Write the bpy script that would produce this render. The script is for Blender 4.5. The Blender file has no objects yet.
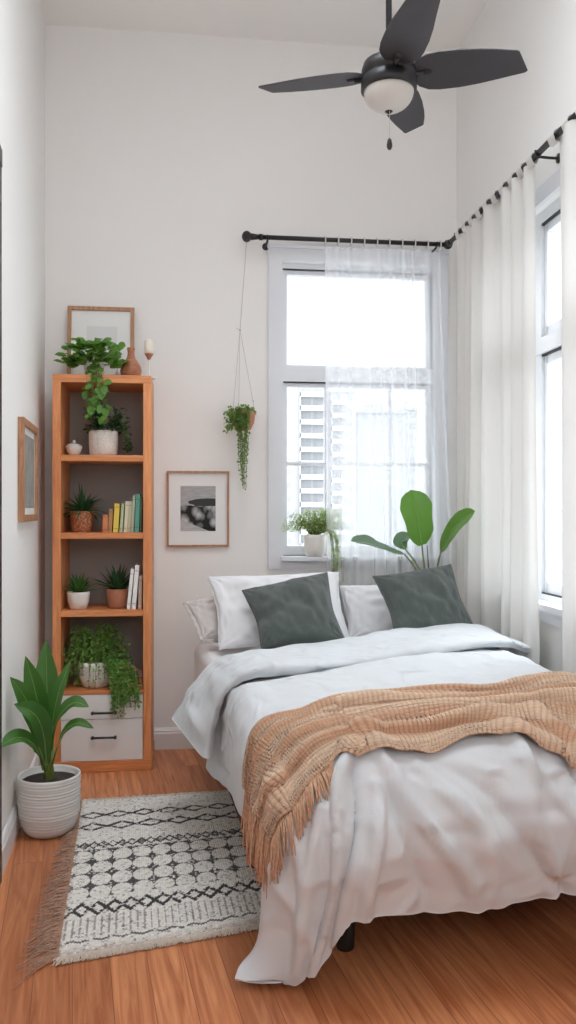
import bpy, math, random
import numpy as np
from mathutils import Vector, Matrix
random.seed(7)
RNG = np.random.default_rng(11)
S = bpy.context.scene
COL = S.collection
PI = math.pi

# ------------------------------------------------------------------ camera frame
F = 830.0
CAMZ = 1.30
YAW = math.atan(103 / F)
HOR = 510.0
cY, sY = math.cos(YAW), math.sin(YAW)
DB = 4.57          # back wall plane
XR = 1.536         # right wall plane


def ray(px, py):
    a = (px - 288) / F
    return np.array([a * cY + sY, -a * sY + cY, (HOR - py) / F])


def on_y(px, py, Y):
    r = ray(px, py); t = Y / r[1]
    return np.array([r[0] * t, Y, CAMZ + r[2] * t])


def on_x(px, py, X):
    r = ray(px, py); t = X / r[0]
    return np.array([X, r[1] * t, CAMZ + r[2] * t])


def on_z(px, py, z):
    r = ray(px, py); t = (z - CAMZ) / r[2]
    return np.array([r[0] * t, r[1] * t, z])


def V(*a):
    return np.array(a, dtype=float)


# ------------------------------------------------------------------ mesh building
class MB:
    def __init__(s):
        s.v = []; s.f = []; s.n = 0; s.col = None

    def add(s, v, f):
        v = np.asarray(v, float).reshape(-1, 3)
        s.v.append(v)
        n = s.n
        s.f.extend([tuple(int(i) + n for i in q) for q in f])
        s.n += len(v)
        return s

    def box(s, a, b):
        x0, y0, z0 = a; x1, y1, z1 = b
        v = [(x0, y0, z0), (x1, y0, z0), (x1, y1, z0), (x0, y1, z0), (x0, y0, z1), (x1, y0, z1), (x1, y1, z1), (x0, y1, z1)]
        f = [(0, 3, 2, 1), (4, 5, 6, 7), (0, 1, 5, 4), (1, 2, 6, 5), (2, 3, 7, 6), (3, 0, 4, 7)]
        return s.add(v, f)

    def prism(s, poly, h0, h1, axis='z', M=None):
        n = len(poly)
        vs = []
        for h in (h0, h1):
            for p in poly:
                if axis == 'z': vs.append((p[0], p[1], h))
                elif axis == 'y': vs.append((p[0], h, p[1]))
                else: vs.append((h, p[0], p[1]))
        vs = np.array(vs, float)
        if M is not None:
            vs = vs @ M[:3, :3].T + M[:3, 3]
        f = [tuple(range(n))[::-1], tuple(range(n, 2 * n))]
        f += [(i, (i + 1) % n, n + (i + 1) % n, n + i) for i in range(n)]
        return s.add(vs, f)

    def lathe(s, prof, c=(0, 0, 0), seg=32, M=None, wob=None):
        prof = np.array(prof, float)
        th = np.arange(seg) * 2 * PI / seg
        vs = []
        for i, (r, z) in enumerate(prof):
            rr = r if wob is None else r * (1 + wob(th, z))
            vs.append(np.stack([np.cos(th) * rr, np.sin(th) * rr, np.full(seg, z)], 1))
        vs = np.concatenate(vs)
        if M is not None:
            vs = vs @ M[:3, :3].T + M[:3, 3]
        vs = vs + np.array(c)
        f = []
        for i in range(len(prof) - 1):
            for j in range(seg):
                k = (j + 1) % seg
                f.append((i * seg + j, i * seg + k, (i + 1) * seg + k, (i + 1) * seg + j))
        s.add(vs, f)
        if prof[0, 0] > 1e-5: s.f.append(tuple(s.n - len(vs) + j for j in range(seg))[::-1])
        if prof[-1, 0] > 1e-5: s.f.append(tuple(s.n - seg + j for j in range(seg)))
        return s

    def tube(s, pts, r, seg=8, cap=True):
        pts = np.array(pts, float)
        n = len(pts)
        r = np.full(n, r) if np.isscalar(r) else np.array(r, float)
        T = np.gradient(pts, axis=0)
        T /= np.linalg.norm(T, axis=1)[:, None] + 1e-12
        up = np.array([0, 0, 1.0]) if abs(T[0][2]) < .9 else np.array([1.0, 0, 0])
        N = np.cross(T[0], up); N /= np.linalg.norm(N)
        th = np.arange(seg) * 2 * PI / seg
        vs = []
        for i in range(n):
            N = N - T[i] * np.dot(N, T[i]); N /= np.linalg.norm(N) + 1e-12
            Bn = np.cross(T[i], N)
            vs.append(pts[i] + r[i] * (np.cos(th)[:, None] * N + np.sin(th)[:, None] * Bn))
        f = []
        for i in range(n - 1):
            for j in range(seg):
                k = (j + 1) % seg
                f.append((i * seg + j, (i + 1) * seg + j, (i + 1) * seg + k, i * seg + k))
        if cap:
            f.append(tuple(range(seg))); f.append(tuple((n - 1) * seg + j for j in range(seg))[::-1])
        return s.add(np.concatenate(vs), f)

    def sphere(s, c, r, seg=16, rings=10, sc=(1, 1, 1)):
        prof = [(math.sin(PI * i / rings) * r, -math.cos(PI * i / rings) * r) for i in range(rings + 1)]
        prof[0] = (1e-6, -r); prof[-1] = (1e-6, r)
        M = np.eye(4); M[0, 0], M[1, 1], M[2, 2] = sc
        return s.lathe(prof, c, seg, M)

    def grid(s, P, closed_u=False):
        n, m = P.shape[:2]
        f = []
        idx = np.arange(n * m).reshape(n, m)
        a = idx[:-1, :-1].ravel(); b = idx[1:, :-1].ravel(); c = idx[1:, 1:].ravel(); d = idx[:-1, 1:].ravel()
        return s.add(P.reshape(-1, 3), np.stack([a, b, c, d], 1).tolist())

    def ribbon_leaf(s, rib, width, nrm, fold=.25, na=3, prof=None, wave=0.0):
        """a leaf blade round a midrib polyline"""
        rib = np.array(rib, float); n = len(rib)
        T = np.gradient(rib, axis=0); T /= np.linalg.norm(T, axis=1)[:, None] + 1e-12
        t = np.linspace(0, 1, n)
        if prof is None:
            w = np.sin(PI * t ** .8) ** .75
        else:
            w = np.interp(t, *zip(*prof))
        w = w * width * .5
        nrm = np.array(nrm, float)
        S_ = np.cross(T, nrm); S_ /= np.linalg.norm(S_, axis=1)[:, None] + 1e-9
        Nn = np.cross(S_, T)
        rows = []
        for k in range(-na, na + 1):
            q = k / na
            lift = abs(q) * fold + wave * np.sin(t * 17 + (3 if q > 0 else 0)) * abs(q) ** 2
            rows.append(rib + S_ * (w * q)[:, None] + Nn * (w * lift)[:, None])
        P = np.stack(rows, 1)
        return s.grid(P)

    def build(s, name, mat, parent=None, smooth=True, loc=None, bevel=0, seg=2, sub=0, solid=0, auto=None):
        me = bpy.data.meshes.new(name)
        v = np.concatenate(s.v) if s.v else np.zeros((0, 3))
        if loc is not None: v = v - np.array(loc)
        me.from_pydata(v.tolist(), [], s.f)
        me.update()
        if s.col is not None:
            ca = me.color_attributes.new('Col', 'FLOAT_COLOR', 'POINT')
            c4 = np.concatenate([s.col, np.ones((len(s.col), 1))], 1)
            ca.data.foreach_set('color', c4.astype(np.float32).ravel())
        o = bpy.data.objects.new(name, me)
        COL.objects.link(o)
        me.materials.append(mat)
        if smooth:
            me.polygons.foreach_set('use_smooth', [True] * len(me.polygons))
        if loc is not None: o.location = loc
        if parent is not None: o.parent = parent
        if bevel:
            b = o.modifiers.new('Bevel', 'BEVEL'); b.width = bevel; b.segments = seg; b.limit_method = 'ANGLE'; b.angle_limit = .7
            b.harden_normals = False
            if smooth: me.shade_flat() if auto else None
        if solid:
            m = o.modifiers.new('Solid', 'SOLIDIFY'); m.thickness = solid; m.offset = 0
        if sub:
            m = o.modifiers.new('Sub', 'SUBSURF'); m.levels = sub; m.render_levels = sub
        return o


def rotm(rx=0, ry=0, rz=0, loc=(0, 0, 0)):
    M = Matrix.Translation(loc) @ Matrix.Rotation(rz, 4, 'Z') @ Matrix.Rotation(ry, 4, 'Y') @ Matrix.Rotation(rx, 4, 'X')
    return np.array(M)


def thing(name, label, cat, loc=(0, 0, 0), group=None):
    o = bpy.data.objects.new(name, None)
    o.empty_display_size = .05
    COL.objects.link(o)
    o.location = tuple(float(c) for c in loc)
    o['label'] = label; o['category'] = cat
    if group: o['group'] = group
    return o


def tag(o, label, cat, group=None):
    o['label'] = label; o['category'] = cat
    if group: o['group'] = group
    return o


def struct(o, label=None, cat=None):
    o['kind'] = 'structure'
    if label: o['label'] = label
    if cat: o['category'] = cat
    return o


# ------------------------------------------------------------------ materials
def srgb(r, g, b):
    def c(x):
        x /= 255.0
        return x / 12.92 if x <= .04045 else ((x + .055) / 1.055) ** 2.4
    return (c(r), c(g), c(b), 1)


def mat(name, col, rough=.6, bump=0, bscale=50, var=0, vscale=8, spec=.5, stretch=(1, 1, 1), metal=0, sheen=0, sss=0, transl=0, backcol=None):
    m = bpy.data.materials.new(name); m.use_nodes = True
    nt = m.node_tree; N = nt.nodes; L = nt.links
    p = N['Principled BSDF']
    p.inputs['Base Color'].default_value = col
    p.inputs['Roughness'].default_value = rough
    p.inputs['Metallic'].default_value = metal
    p.inputs['Specular IOR Level'].default_value = spec
    if sheen: p.inputs['Sheen Weight'].default_value = sheen
    tc = N.new('ShaderNodeTexCoord'); mp = N.new('ShaderNodeMapping')
    mp.inputs['Scale'].default_value = stretch
    L.new(tc.outputs['Object'], mp.inputs['Vector'])
    if var:
        n = N.new('ShaderNodeTexNoise'); n.inputs['Scale'].default_value = vscale; n.inputs['Detail'].default_value = 5
        L.new(mp.outputs[0], n.inputs['Vector'])
        mx = N.new('ShaderNodeMix'); mx.data_type = 'RGBA'
        mx.inputs['A'].default_value = tuple(c * (1 - var) for c in col[:3]) + (1,)
        mx.inputs['B'].default_value = tuple(min(1, c * (1 + var)) for c in col[:3]) + (1,)
        L.new(n.outputs['Fac'], mx.inputs['Factor'])
        L.new(mx.outputs['Result'], p.inputs['Base Color'])
    if bump:
        n2 = N.new('ShaderNodeTexNoise'); n2.inputs['Scale'].default_value = bscale; n2.inputs['Detail'].default_value = 4
        L.new(mp.outputs[0], n2.inputs['Vector'])
        b = N.new('ShaderNodeBump'); b.inputs['Strength'].default_value = bump; b.inputs['Distance'].default_value = .01
        L.new(n2.outputs['Fac'], b.inputs['Height'])
        L.new(b.outputs['Normal'], p.inputs['Normal'])
    if transl:
        t = N.new('ShaderNodeBsdfTranslucent'); t.inputs['Color'].default_value = backcol or col
        ms = N.new('ShaderNodeMixShader'); ms.inputs[0].default_value = transl
        L.new(p.outputs[0], ms.inputs[1]); L.new(t.outputs[0], ms.inputs[2])
        L.new(ms.outputs[0], N['Material Output'].inputs[0])
    return m


def wood(name, c1, c2, axis='z', scale=1.0, rough=.45):
    m = bpy.data.materials.new(name); m.use_nodes = True
    nt = m.node_tree; N = nt.nodes; L = nt.links; p = N['Principled BSDF']
    p.inputs['Roughness'].default_value = rough
    tc = N.new('ShaderNodeTexCoord'); mp = N.new('ShaderNodeMapping')
    st = {'x': (1.2, 14, 14), 'y': (14, 1.2, 14), 'z': (14, 14, 1.2)}[axis]
    mp.inputs['Scale'].default_value = tuple(s * scale for s in st)
    L.new(tc.outputs['Object'], mp.inputs['Vector'])
    n = N.new('ShaderNodeTexNoise'); n.inputs['Scale'].default_value = 2.2; n.inputs['Detail'].default_value = 8; n.inputs['Distortion'].default_value = 1.2
    L.new(mp.outputs[0], n.inputs['Vector'])
    n3 = N.new('ShaderNodeTexNoise'); n3.inputs['Scale'].default_value = 14; n3.inputs['Detail'].default_value = 3
    L.new(mp.outputs[0], n3.inputs['Vector'])
    ma = N.new('ShaderNodeMath'); ma.operation = 'MULTIPLY_ADD'; ma.inputs[1].default_value = .35
    L.new(n3.outputs['Fac'], ma.inputs[0]); L.new(n.outputs['Fac'], ma.inputs[2])
    r = N.new('ShaderNodeValToRGB')
    r.color_ramp.elements[0].position = .45; r.color_ramp.elements[0].color = c1
    r.color_ramp.elements[1].position = .9; r.color_ramp.elements[1].color = c2
    L.new(ma.outputs[0], r.inputs[0]); L.new(r.outputs[0], p.inputs['Base Color'])
    b = N.new('ShaderNodeBump'); b.inputs['Strength'].default_value = .15; b.inputs['Distance'].default_value = .003
    L.new(ma.outputs[0], b.inputs['Height']); L.new(b.outputs[0], p.inputs['Normal'])
    return m


def attr_mat(name, rough=.9, bump=.3, bscale=400, sheen=.2):
    m = bpy.data.materials.new(name); m.use_nodes = True
    nt = m.node_tree; N = nt.nodes; L = nt.links; p = N['Principled BSDF']
    p.inputs['Roughness'].default_value = rough; p.inputs['Specular IOR Level'].default_value = .15
    p.inputs['Sheen Weight'].default_value = sheen
    a = N.new('ShaderNodeVertexColor'); a.layer_name = 'Col'
    L.new(a.outputs[0], p.inputs['Base Color'])
    n = N.new('ShaderNodeTexNoise'); n.inputs['Scale'].default_value = bscale
    tc = N.new('ShaderNodeTexCoord'); L.new(tc.outputs['Object'], n.inputs['Vector'])
    b = N.new('ShaderNodeBump'); b.inputs['Strength'].default_value = bump; b.inputs['Distance'].default_value = .002
    L.new(n.outputs['Fac'], b.inputs['Height']); L.new(b.outputs[0], p.inputs['Normal'])
    return m


def sheer(name, col, opac, transl=.5, ripple=0):
    m = bpy.data.materials.new(name); m.use_nodes = True
    nt = m.node_tree; N = nt.nodes; L = nt.links
    for n in list(N):
        if n.type == 'BSDF_PRINCIPLED': N.remove(n)
    out = N['Material Output']
    d = N.new('ShaderNodeBsdfDiffuse'); d.inputs[0].default_value = col
    t = N.new('ShaderNodeBsdfTranslucent'); t.inputs[0].default_value = col
    ms = N.new('ShaderNodeMixShader'); ms.inputs[0].default_value = transl
    L.new(d.outputs[0], ms.inputs[1]); L.new(t.outputs[0], ms.inputs[2])
    tr = N.new('ShaderNodeBsdfTransparent')
    m2 = N.new('ShaderNodeMixShader')
    lw = N.new('ShaderNodeLayerWeight'); lw.inputs[0].default_value = .5
    mr = N.new('ShaderNodeMapRange'); mr.inputs['From Min'].default_value = 0; mr.inputs['From Max'].default_value = .9
    mr.inputs['To Min'].default_value = opac; mr.inputs['To Max'].default_value = min(1, opac + .45)
    L.new(lw.outputs['Facing'], mr.inputs['Value']); L.new(mr.outputs[0], m2.inputs[0])
    L.new(tr.outputs[0], m2.inputs[1]); L.new(ms.outputs[0], m2.inputs[2])
    L.new(m2.outputs[0], out.inputs[0])
    return m


M = {}
M['wall'] = mat('wall_paint', srgb(238, 236, 233), .9, bump=.04, bscale=120, var=.015, vscale=2)
M['ceil'] = mat('ceiling_paint', srgb(244, 241, 238), .9, bump=.03, bscale=90)
M['trim'] = mat('trim_paint', srgb(226, 226, 226), .45, bump=.02, bscale=40)
M['winframe'] = mat('window_paint', srgb(222, 224, 228), .4, bump=.02, bscale=30)
M['gasket'] = mat('gasket', srgb(50, 50, 52), .6)
M['black'] = mat('black_metal', srgb(34, 32, 34), .42, bump=.03, bscale=200)
M['blade'] = mat('fan_blade', srgb(62, 58, 62), .5, bump=.05, bscale=30, stretch=(1, 6, 1))
M['bowl'] = mat('frosted_glass', srgb(215, 210, 203), .35)
M['oakv'] = wood('bookcase_wood_upright', srgb(196, 116, 66), srgb(236, 160, 104), 'z')
M['oakh'] = wood('bookcase_wood_board', srgb(190, 112, 64), srgb(232, 156, 100), 'x')
M['framew'] = wood('frame_wood', srgb(150, 104, 72), srgb(192, 146, 110), 'z', 2)
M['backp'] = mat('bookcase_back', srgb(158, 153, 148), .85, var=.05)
M['drawer'] = mat('drawer_paint', srgb(228, 225, 222), .5, bump=.02)
M['mount'] = mat('mount_card', srgb(232, 232, 230), .8)
M['paperg'] = mat('pale_print', srgb(219, 220, 219), .8, var=.03)
M['duvet'] = mat('duvet_cotton', srgb(212, 216, 219), .85, bump=.12, bscale=260, spec=.2, sheen=.1)
def add_crumple(m, scale, dist, strength=.6):
    N = m.node_tree.nodes; L = m.node_tree.links
    tc = N.new('ShaderNodeTexCoord'); n = N.new('ShaderNodeTexNoise'); n.inputs['Scale'].default_value = scale
    n.inputs['Detail'].default_value = 3; n.inputs['Distortion'].default_value = 1.4; n.noise_type = 'RIDGED_MULTIFRACTAL'; n.inputs['Roughness'].default_value = .45
    L.new(tc.outputs['Object'], n.inputs['Vector'])
    b0 = next(q for q in N if q.type == 'BUMP'); b1 = N.new('ShaderNodeBump')
    b1.inputs['Strength'].default_value = strength; b1.inputs['Distance'].default_value = dist
    L.new(n.outputs['Fac'], b1.inputs['Height']); L.new(b1.outputs[0], b0.inputs['Normal'])


add_crumple(M['duvet'], 6.0, .035)
M['sheet'] = mat('sheet_cotton', srgb(232, 229, 230), .85, bump=.1, bscale=260, spec=.2)
M['pillow'] = mat('pillow_cotton', srgb(226, 226, 228), .85, bump=.1, bscale=260, spec=.2)
M['pillowg'] = mat('pillow_grey', srgb(205, 198, 194), .85, bump=.1, bscale=260, spec=.2)
M['pillowd'] = mat('pillow_stone', srgb(150, 150, 152), .85, bump=.1, bscale=260, spec=.2)
M['cush'] = mat('green_cushion', srgb(84, 92, 88), .95, bump=.7, bscale=300, var=.4, vscale=220, spec=.1, sheen=.3)
M['throw'] = attr_mat('throw_knit', sheen=.15)
M['rug'] = attr_mat('rug_knit', sheen=.1)
M['fringe'] = mat('throw_fringe', srgb(204, 166, 138), .95, var=.45, vscale=90, spec=.1)
M['rugfb'] = mat('rug_fringe_brown', srgb(172, 138, 118), .95, var=.5, vscale=120, spec=.1)
M['rugfc'] = mat('rug_fringe_cream', srgb(214, 200, 186), .95, var=.25, vscale=90, spec=.1)
M['bedframe'] = mat('bed_frame', srgb(38, 33, 32), .6)
M['soil'] = mat('soil', srgb(58, 45, 40), .95, bump=1, bscale=120, var=.4, vscale=120)
M['leafA'] = mat('leaf_dark', srgb(66, 110, 50), .38, var=.35, vscale=9, transl=.25, backcol=srgb(100, 160, 60))
M['leafB'] = mat('leaf_bright', srgb(88, 136, 56), .45, var=.6, vscale=30, transl=.25, backcol=srgb(160, 210, 80))
M['leafC'] = mat('leaf_deep', srgb(44, 80, 50), .5, var=.35, vscale=30, transl=.2, backcol=srgb(90, 140, 60))
M['leafD'] = mat('leaf_fern', srgb(106, 154, 66), .55, var=.4, vscale=30, transl=.3, backcol=srgb(140, 190, 80))
M['leafE'] = mat('leaf_pale', srgb(166, 188, 118), .55, var=.25, vscale=30, transl=.35, backcol=srgb(190, 215, 130))
M['leafS'] = mat('leaf_string', srgb(104, 134, 66), .5, var=.5, vscale=60, transl=.25, backcol=srgb(150, 190, 90))
M['vein'] = mat('leaf_vein', srgb(138, 170, 92), .5)
M['leafBig'] = mat('leaf_banana', srgb(86, 130, 60), .4, var=.25, vscale=14, transl=.28, backcol=srgb(130, 185, 60))
M['leafBigD'] = mat('leaf_banana_dull', srgb(96, 124, 98), .4, var=.2, vscale=8, transl=.3, backcol=srgb(120, 160, 100))
M['stem'] = mat('stem', srgb(110, 128, 62), .6)
M['stemb'] = mat('stem_brown', srgb(92, 74, 52), .7)
M['potw'] = mat('pot_white', srgb(222, 219, 215), .55, bump=.08, bscale=60)
M['ceram'] = mat('ceramic_white', srgb(230, 226, 220), .35)
M['terra'] = mat('terracotta', srgb(178, 120, 92), .8, bump=.1, bscale=120, var=.12, vscale=40)
M['vase'] = wood('vase_wood', srgb(150, 92, 64), srgb(190, 128, 96), 'x', 1.5)
M['copper'] = mat('woven_pot', srgb(180, 116, 80), .6, var=.15, vscale=60)
M['candle'] = mat('candle_wax', srgb(232, 222, 208), .5)
M['twine'] = mat('twine', srgb(190, 182, 172), .9)
M['ring'] = mat('curtain_ring', srgb(215, 210, 205), .4)
M['sheerB'] = sheer('sheer_voile', srgb(246, 247, 249), .46, .5)
M['linen'] = sheer('linen_curtain', srgb(228, 226, 222), .95, .13)

# glass
g = bpy.data.materials.new('window_glass'); g.use_nodes = True
N = g.node_tree.nodes; L = g.node_tree.links
N.remove(N['Principled BSDF'])
t_ = N.new('ShaderNodeBsdfTransparent'); t_.inputs[0].default_value = (.97, .98, .98, 1)
gl = N.new('ShaderNodeBsdfGlossy'); gl.inputs['Roughness'].default_value = .02
fr = N.new('ShaderNodeMixShader'); fr.inputs[0].default_value = .05
L.new(t_.outputs[0], fr.inputs[1]); L.new(gl.outputs[0], fr.inputs[2]); L.new(fr.outputs[0], N['Material Output'].inputs[0])
M['glass'] = g


def floor_mat():
    m = bpy.data.materials.new('wood_floor'); m.use_nodes = True
    nt = m.node_tree; N = nt.nodes; L = nt.links; p = N['Principled BSDF']
    tc = N.new('ShaderNodeTexCoord'); mp = N.new('ShaderNodeMapping')
    mp.inputs['Rotation'].default_value = (0, 0, math.radians(-90 - 7.5))
    mp.vector_type = 'POINT'
    L.new(tc.outputs['Object'], mp.inputs['Vector'])
    # plank rotation: x along planks
    br = N.new('ShaderNodeTexBrick')
    br.inputs['Scale'].default_value = 1; br.inputs['Brick Width'].default_value = 1.6; br.inputs['Row Height'].default_value = .105
    br.inputs['Mortar Size'].default_value = .0012; br.inputs['Mortar Smooth'].default_value = .3; br.inputs['Bias'].default_value = 0
    br.offset = .37; br.offset_frequency = 2; br.squash = 1
    br.inputs['Color1'].default_value = (0, 0, 0, 1); br.inputs['Color2'].default_value = (1, 1, 1, 1); br.inputs['Mortar'].default_value = (.5, .5, .5, 1)
    L.new(mp.outputs[0], br.inputs['Vector'])
    # grain, shifted per plank
    sc = N.new('ShaderNodeVectorMath'); sc.operation = 'MULTIPLY'; sc.inputs[1].default_value = (1.3, 22, 1)
    L.new(mp.outputs[0], sc.inputs[0])
    off = N.new('ShaderNodeVectorMath'); off.operation = 'MULTIPLY_ADD'; off.inputs[1].default_value = (37, 11, 53)
    L.new(br.outputs['Color'], off.inputs[0]); L.new(sc.outputs[0], off.inputs[2])
    n = N.new('ShaderNodeTexNoise'); n.inputs['Scale'].default_value = 1.6; n.inputs['Detail'].default_value = 9; n.inputs['Distortion'].default_value = 1.6
    L.new(off.outputs[0], n.inputs['Vector'])
    r = N.new('ShaderNodeValToRGB')
    e = r.color_ramp.elements
    e[0].position = .3; e[0].color = srgb(180, 104, 64)
    e[1].position = .75; e[1].color = srgb(234, 162, 112)
    L.new(n.outputs['Fac'], r.inputs[0])
    mx = N.new('ShaderNodeMix'); mx.data_type = 'RGBA'; mx.blend_type = 'MULTIPLY'; mx.inputs['Factor'].default_value = 1
    r2 = N.new('ShaderNodeValToRGB'); e = r2.color_ramp.elements
    e[0].color = (.66, .60, .57, 1); e[1].color = (1.0, 1.0, 1.0, 1)
    L.new(br.outputs['Color'], r2.inputs[0])
    L.new(r.outputs[0], mx.inputs['A']); L.new(r2.outputs[0], mx.inputs['B'])
    mx2 = N.new('ShaderNodeMix'); mx2.data_type = 'RGBA'
    mx2.inputs['B'].default_value = srgb(92, 48, 30)
    fm = N.new('ShaderNodeMath'); fm.operation = 'MULTIPLY'; fm.inputs[1].default_value = .7
    L.new(br.outputs['Fac'], fm.inputs[0]); L.new(fm.outputs[0], mx2.inputs['Factor'])
    L.new(mx.outputs['Result'], mx2.inputs['A'])
    L.new(mx2.outputs['Result'], p.inputs['Base Color'])
    p.inputs['Roughness'].default_value = .42; p.inputs['Specular IOR Level'].default_value = .4
    b = N.new('ShaderNodeBump'); b.inputs['Strength'].default_value = .12; b.inputs['Distance'].default_value = .003
    L.new(n.outputs['Fac'], b.inputs['Height']); L.new(b.outputs[0], p.inputs['Normal'])
    return m


M['floor'] = floor_mat()


def woven_mat(name, c1, c2, scale=90):
    m = bpy.data.materials.new(name); m.use_nodes = True
    nt = m.node_tree; N = nt.nodes; L = nt.links; p = N['Principled BSDF']
    p.inputs['Roughness'].default_value = .7
    tc = N.new('ShaderNodeTexCoord')
    v = N.new('ShaderNodeTexVoronoi'); v.inputs['Scale'].default_value = scale
    L.new(tc.outputs['Object'], v.inputs['Vector'])
    r = N.new('ShaderNodeValToRGB'); e = r.color_ramp.elements
    e[0].position = .25; e[0].color = c1; e[1].position = .55; e[1].color = c2
    L.new(v.outputs['Distance'], r.inputs[0]); L.new(r.outputs[0], p.inputs['Base Color'])
    b = N.new('ShaderNodeBump'); b.inputs['Strength'].default_value = .5; b.inputs['Distance'].default_value = .003; b.invert = True
    L.new(v.outputs['Distance'], b.inputs['Height']); L.new(b.outputs[0], p.inputs['Normal'])
    return m


M['woven'] = woven_mat('woven_copper', srgb(206, 142, 104), srgb(150, 92, 62), 95)
M['pebble'] = woven_mat('pebbled_ceramic', srgb(240, 237, 232), srgb(224, 217, 208), 130)

# ------------------------------------------------------------------ camera
cam = bpy.data.cameras.new('camera'); co = bpy.data.objects.new('camera', cam); COL.objects.link(co)
cam.sensor_fit = 'VERTICAL'; cam.sensor_height = 36; cam.lens = F / 1024 * 36
cam.shift_y = -(HOR - 512) / 1024 * -1
co.location = (0, 0, CAMZ); co.rotation_euler = (PI / 2, 0, -YAW)
cam.clip_start = .05; cam.clip_end = 1000
S.camera = co
S.view_settings.view_transform = 'Standard'
S.view_settings.look = 'None'
S.view_settings.gamma = 1
S.view_settings.exposure = 0.33
S.view_settings.use_curve_mapping = False
S.cycles.use_denoising = True
S.cycles.max_bounces = 10; S.cycles.diffuse_bounces = 6; S.cycles.transparent_max_bounces = 24

# ------------------------------------------------------------------ sky and light
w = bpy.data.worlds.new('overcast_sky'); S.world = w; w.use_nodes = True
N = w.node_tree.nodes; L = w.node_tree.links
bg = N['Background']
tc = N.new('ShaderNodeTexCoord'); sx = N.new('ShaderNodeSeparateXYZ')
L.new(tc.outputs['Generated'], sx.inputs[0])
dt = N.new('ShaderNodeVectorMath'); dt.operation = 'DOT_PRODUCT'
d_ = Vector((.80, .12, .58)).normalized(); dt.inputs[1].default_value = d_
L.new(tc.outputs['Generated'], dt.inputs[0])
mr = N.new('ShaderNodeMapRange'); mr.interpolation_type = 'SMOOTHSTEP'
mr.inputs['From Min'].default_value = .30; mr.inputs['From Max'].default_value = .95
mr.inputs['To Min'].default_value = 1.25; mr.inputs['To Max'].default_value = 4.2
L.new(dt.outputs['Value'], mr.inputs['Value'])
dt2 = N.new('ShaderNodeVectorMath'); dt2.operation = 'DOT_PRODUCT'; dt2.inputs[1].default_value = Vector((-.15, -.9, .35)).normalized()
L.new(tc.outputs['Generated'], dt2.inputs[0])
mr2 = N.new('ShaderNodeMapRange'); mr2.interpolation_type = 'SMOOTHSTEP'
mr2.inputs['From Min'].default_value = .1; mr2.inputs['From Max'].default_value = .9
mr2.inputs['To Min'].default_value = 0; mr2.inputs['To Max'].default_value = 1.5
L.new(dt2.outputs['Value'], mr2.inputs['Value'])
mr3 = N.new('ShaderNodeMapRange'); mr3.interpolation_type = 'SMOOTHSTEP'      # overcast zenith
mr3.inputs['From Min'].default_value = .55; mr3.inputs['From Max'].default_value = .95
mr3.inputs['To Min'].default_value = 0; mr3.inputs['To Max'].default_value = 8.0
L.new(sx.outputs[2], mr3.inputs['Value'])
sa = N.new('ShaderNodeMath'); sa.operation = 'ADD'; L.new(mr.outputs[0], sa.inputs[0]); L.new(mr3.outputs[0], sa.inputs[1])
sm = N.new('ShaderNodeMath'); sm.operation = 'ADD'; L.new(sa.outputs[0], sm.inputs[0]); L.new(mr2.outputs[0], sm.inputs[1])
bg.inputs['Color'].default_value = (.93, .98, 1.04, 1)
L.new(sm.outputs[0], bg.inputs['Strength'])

# ------------------------------------------------------------------ room shell
CE = 3.9
LW0 = V(-.744, DB)                       # left/back corner
LWd = V(.08, -1.465) / np.linalg.norm(V(.08, -1.465))   # towards the viewer
LWn = V(-LWd[1], LWd[0])                 # into the room (+X)


def lw(d, off=0.0):
    return LW0 + LWd * d + LWn * off


Y0 = -2.0
dEnd = (DB - Y0) / -LWd[1]
b = MB(); a0 = lw(-.2); a1 = lw(dEnd)
b.prism([(a0[0] - .4, DB + .12), (XR + .3, DB + .12), (XR + .3, Y0), (a1[0] - .4, Y0)], -.12, 0)
struct(b.build('floor', M['floor'], smooth=False))
KX0, KX1, KY0, KY1 = -.25, 1.30, 2.10, 3.17      # unseen skylight, added to light the bed from overhead
b = MB(); xa_ = a0[0] - .4
b.box((xa_, KY1, CE), (XR + .3, DB + .12, CE + .1)); b.box((xa_, Y0, CE), (XR + .3, KY0, CE + .1))
b.box((xa_, KY0, CE), (KX0, KY1, CE + .1)); b.box((KX1, KY0, CE), (XR + .3, KY1, CE + .1))
struct(b.build('ceiling', M['ceil'], smooth=False))
sk = struct(thing('added_skylight', 'square skylight added out of view above the bed for overhead light', 'window', (0, 0, 0))); del sk['category']
b = MB()
for (x0_, x1_, y0_, y1_) in ((KX0, KX0 + .05, KY0, KY1), (KX1 - .05, KX1, KY0, KY1), (KX0 + .05, KX1 - .05, KY0, KY0 + .05), (KX0 + .05, KX1 - .05, KY1 - .05, KY1)):
    b.box((x0_, y0_, CE), (x1_, y1_, CE + .14))
b.build('window_frame', M['winframe'], sk, smooth=False)
b = MB(); b.box((KX0 + .04, KY0 + .04, CE + .10), (KX1 - .04, KY1 - .04, CE + .104)); b.build('pane', M['glass'], sk, smooth=False)
b = MB(); p0, p1, p2, p3 = lw(-.1), lw(dEnd), lw(dEnd, -.12), lw(-.1, -.12)
b.prism([p0, p1, p2, p3], 0, CE)
struct(b.build('wall_left', M['wall'], smooth=False))

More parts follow.
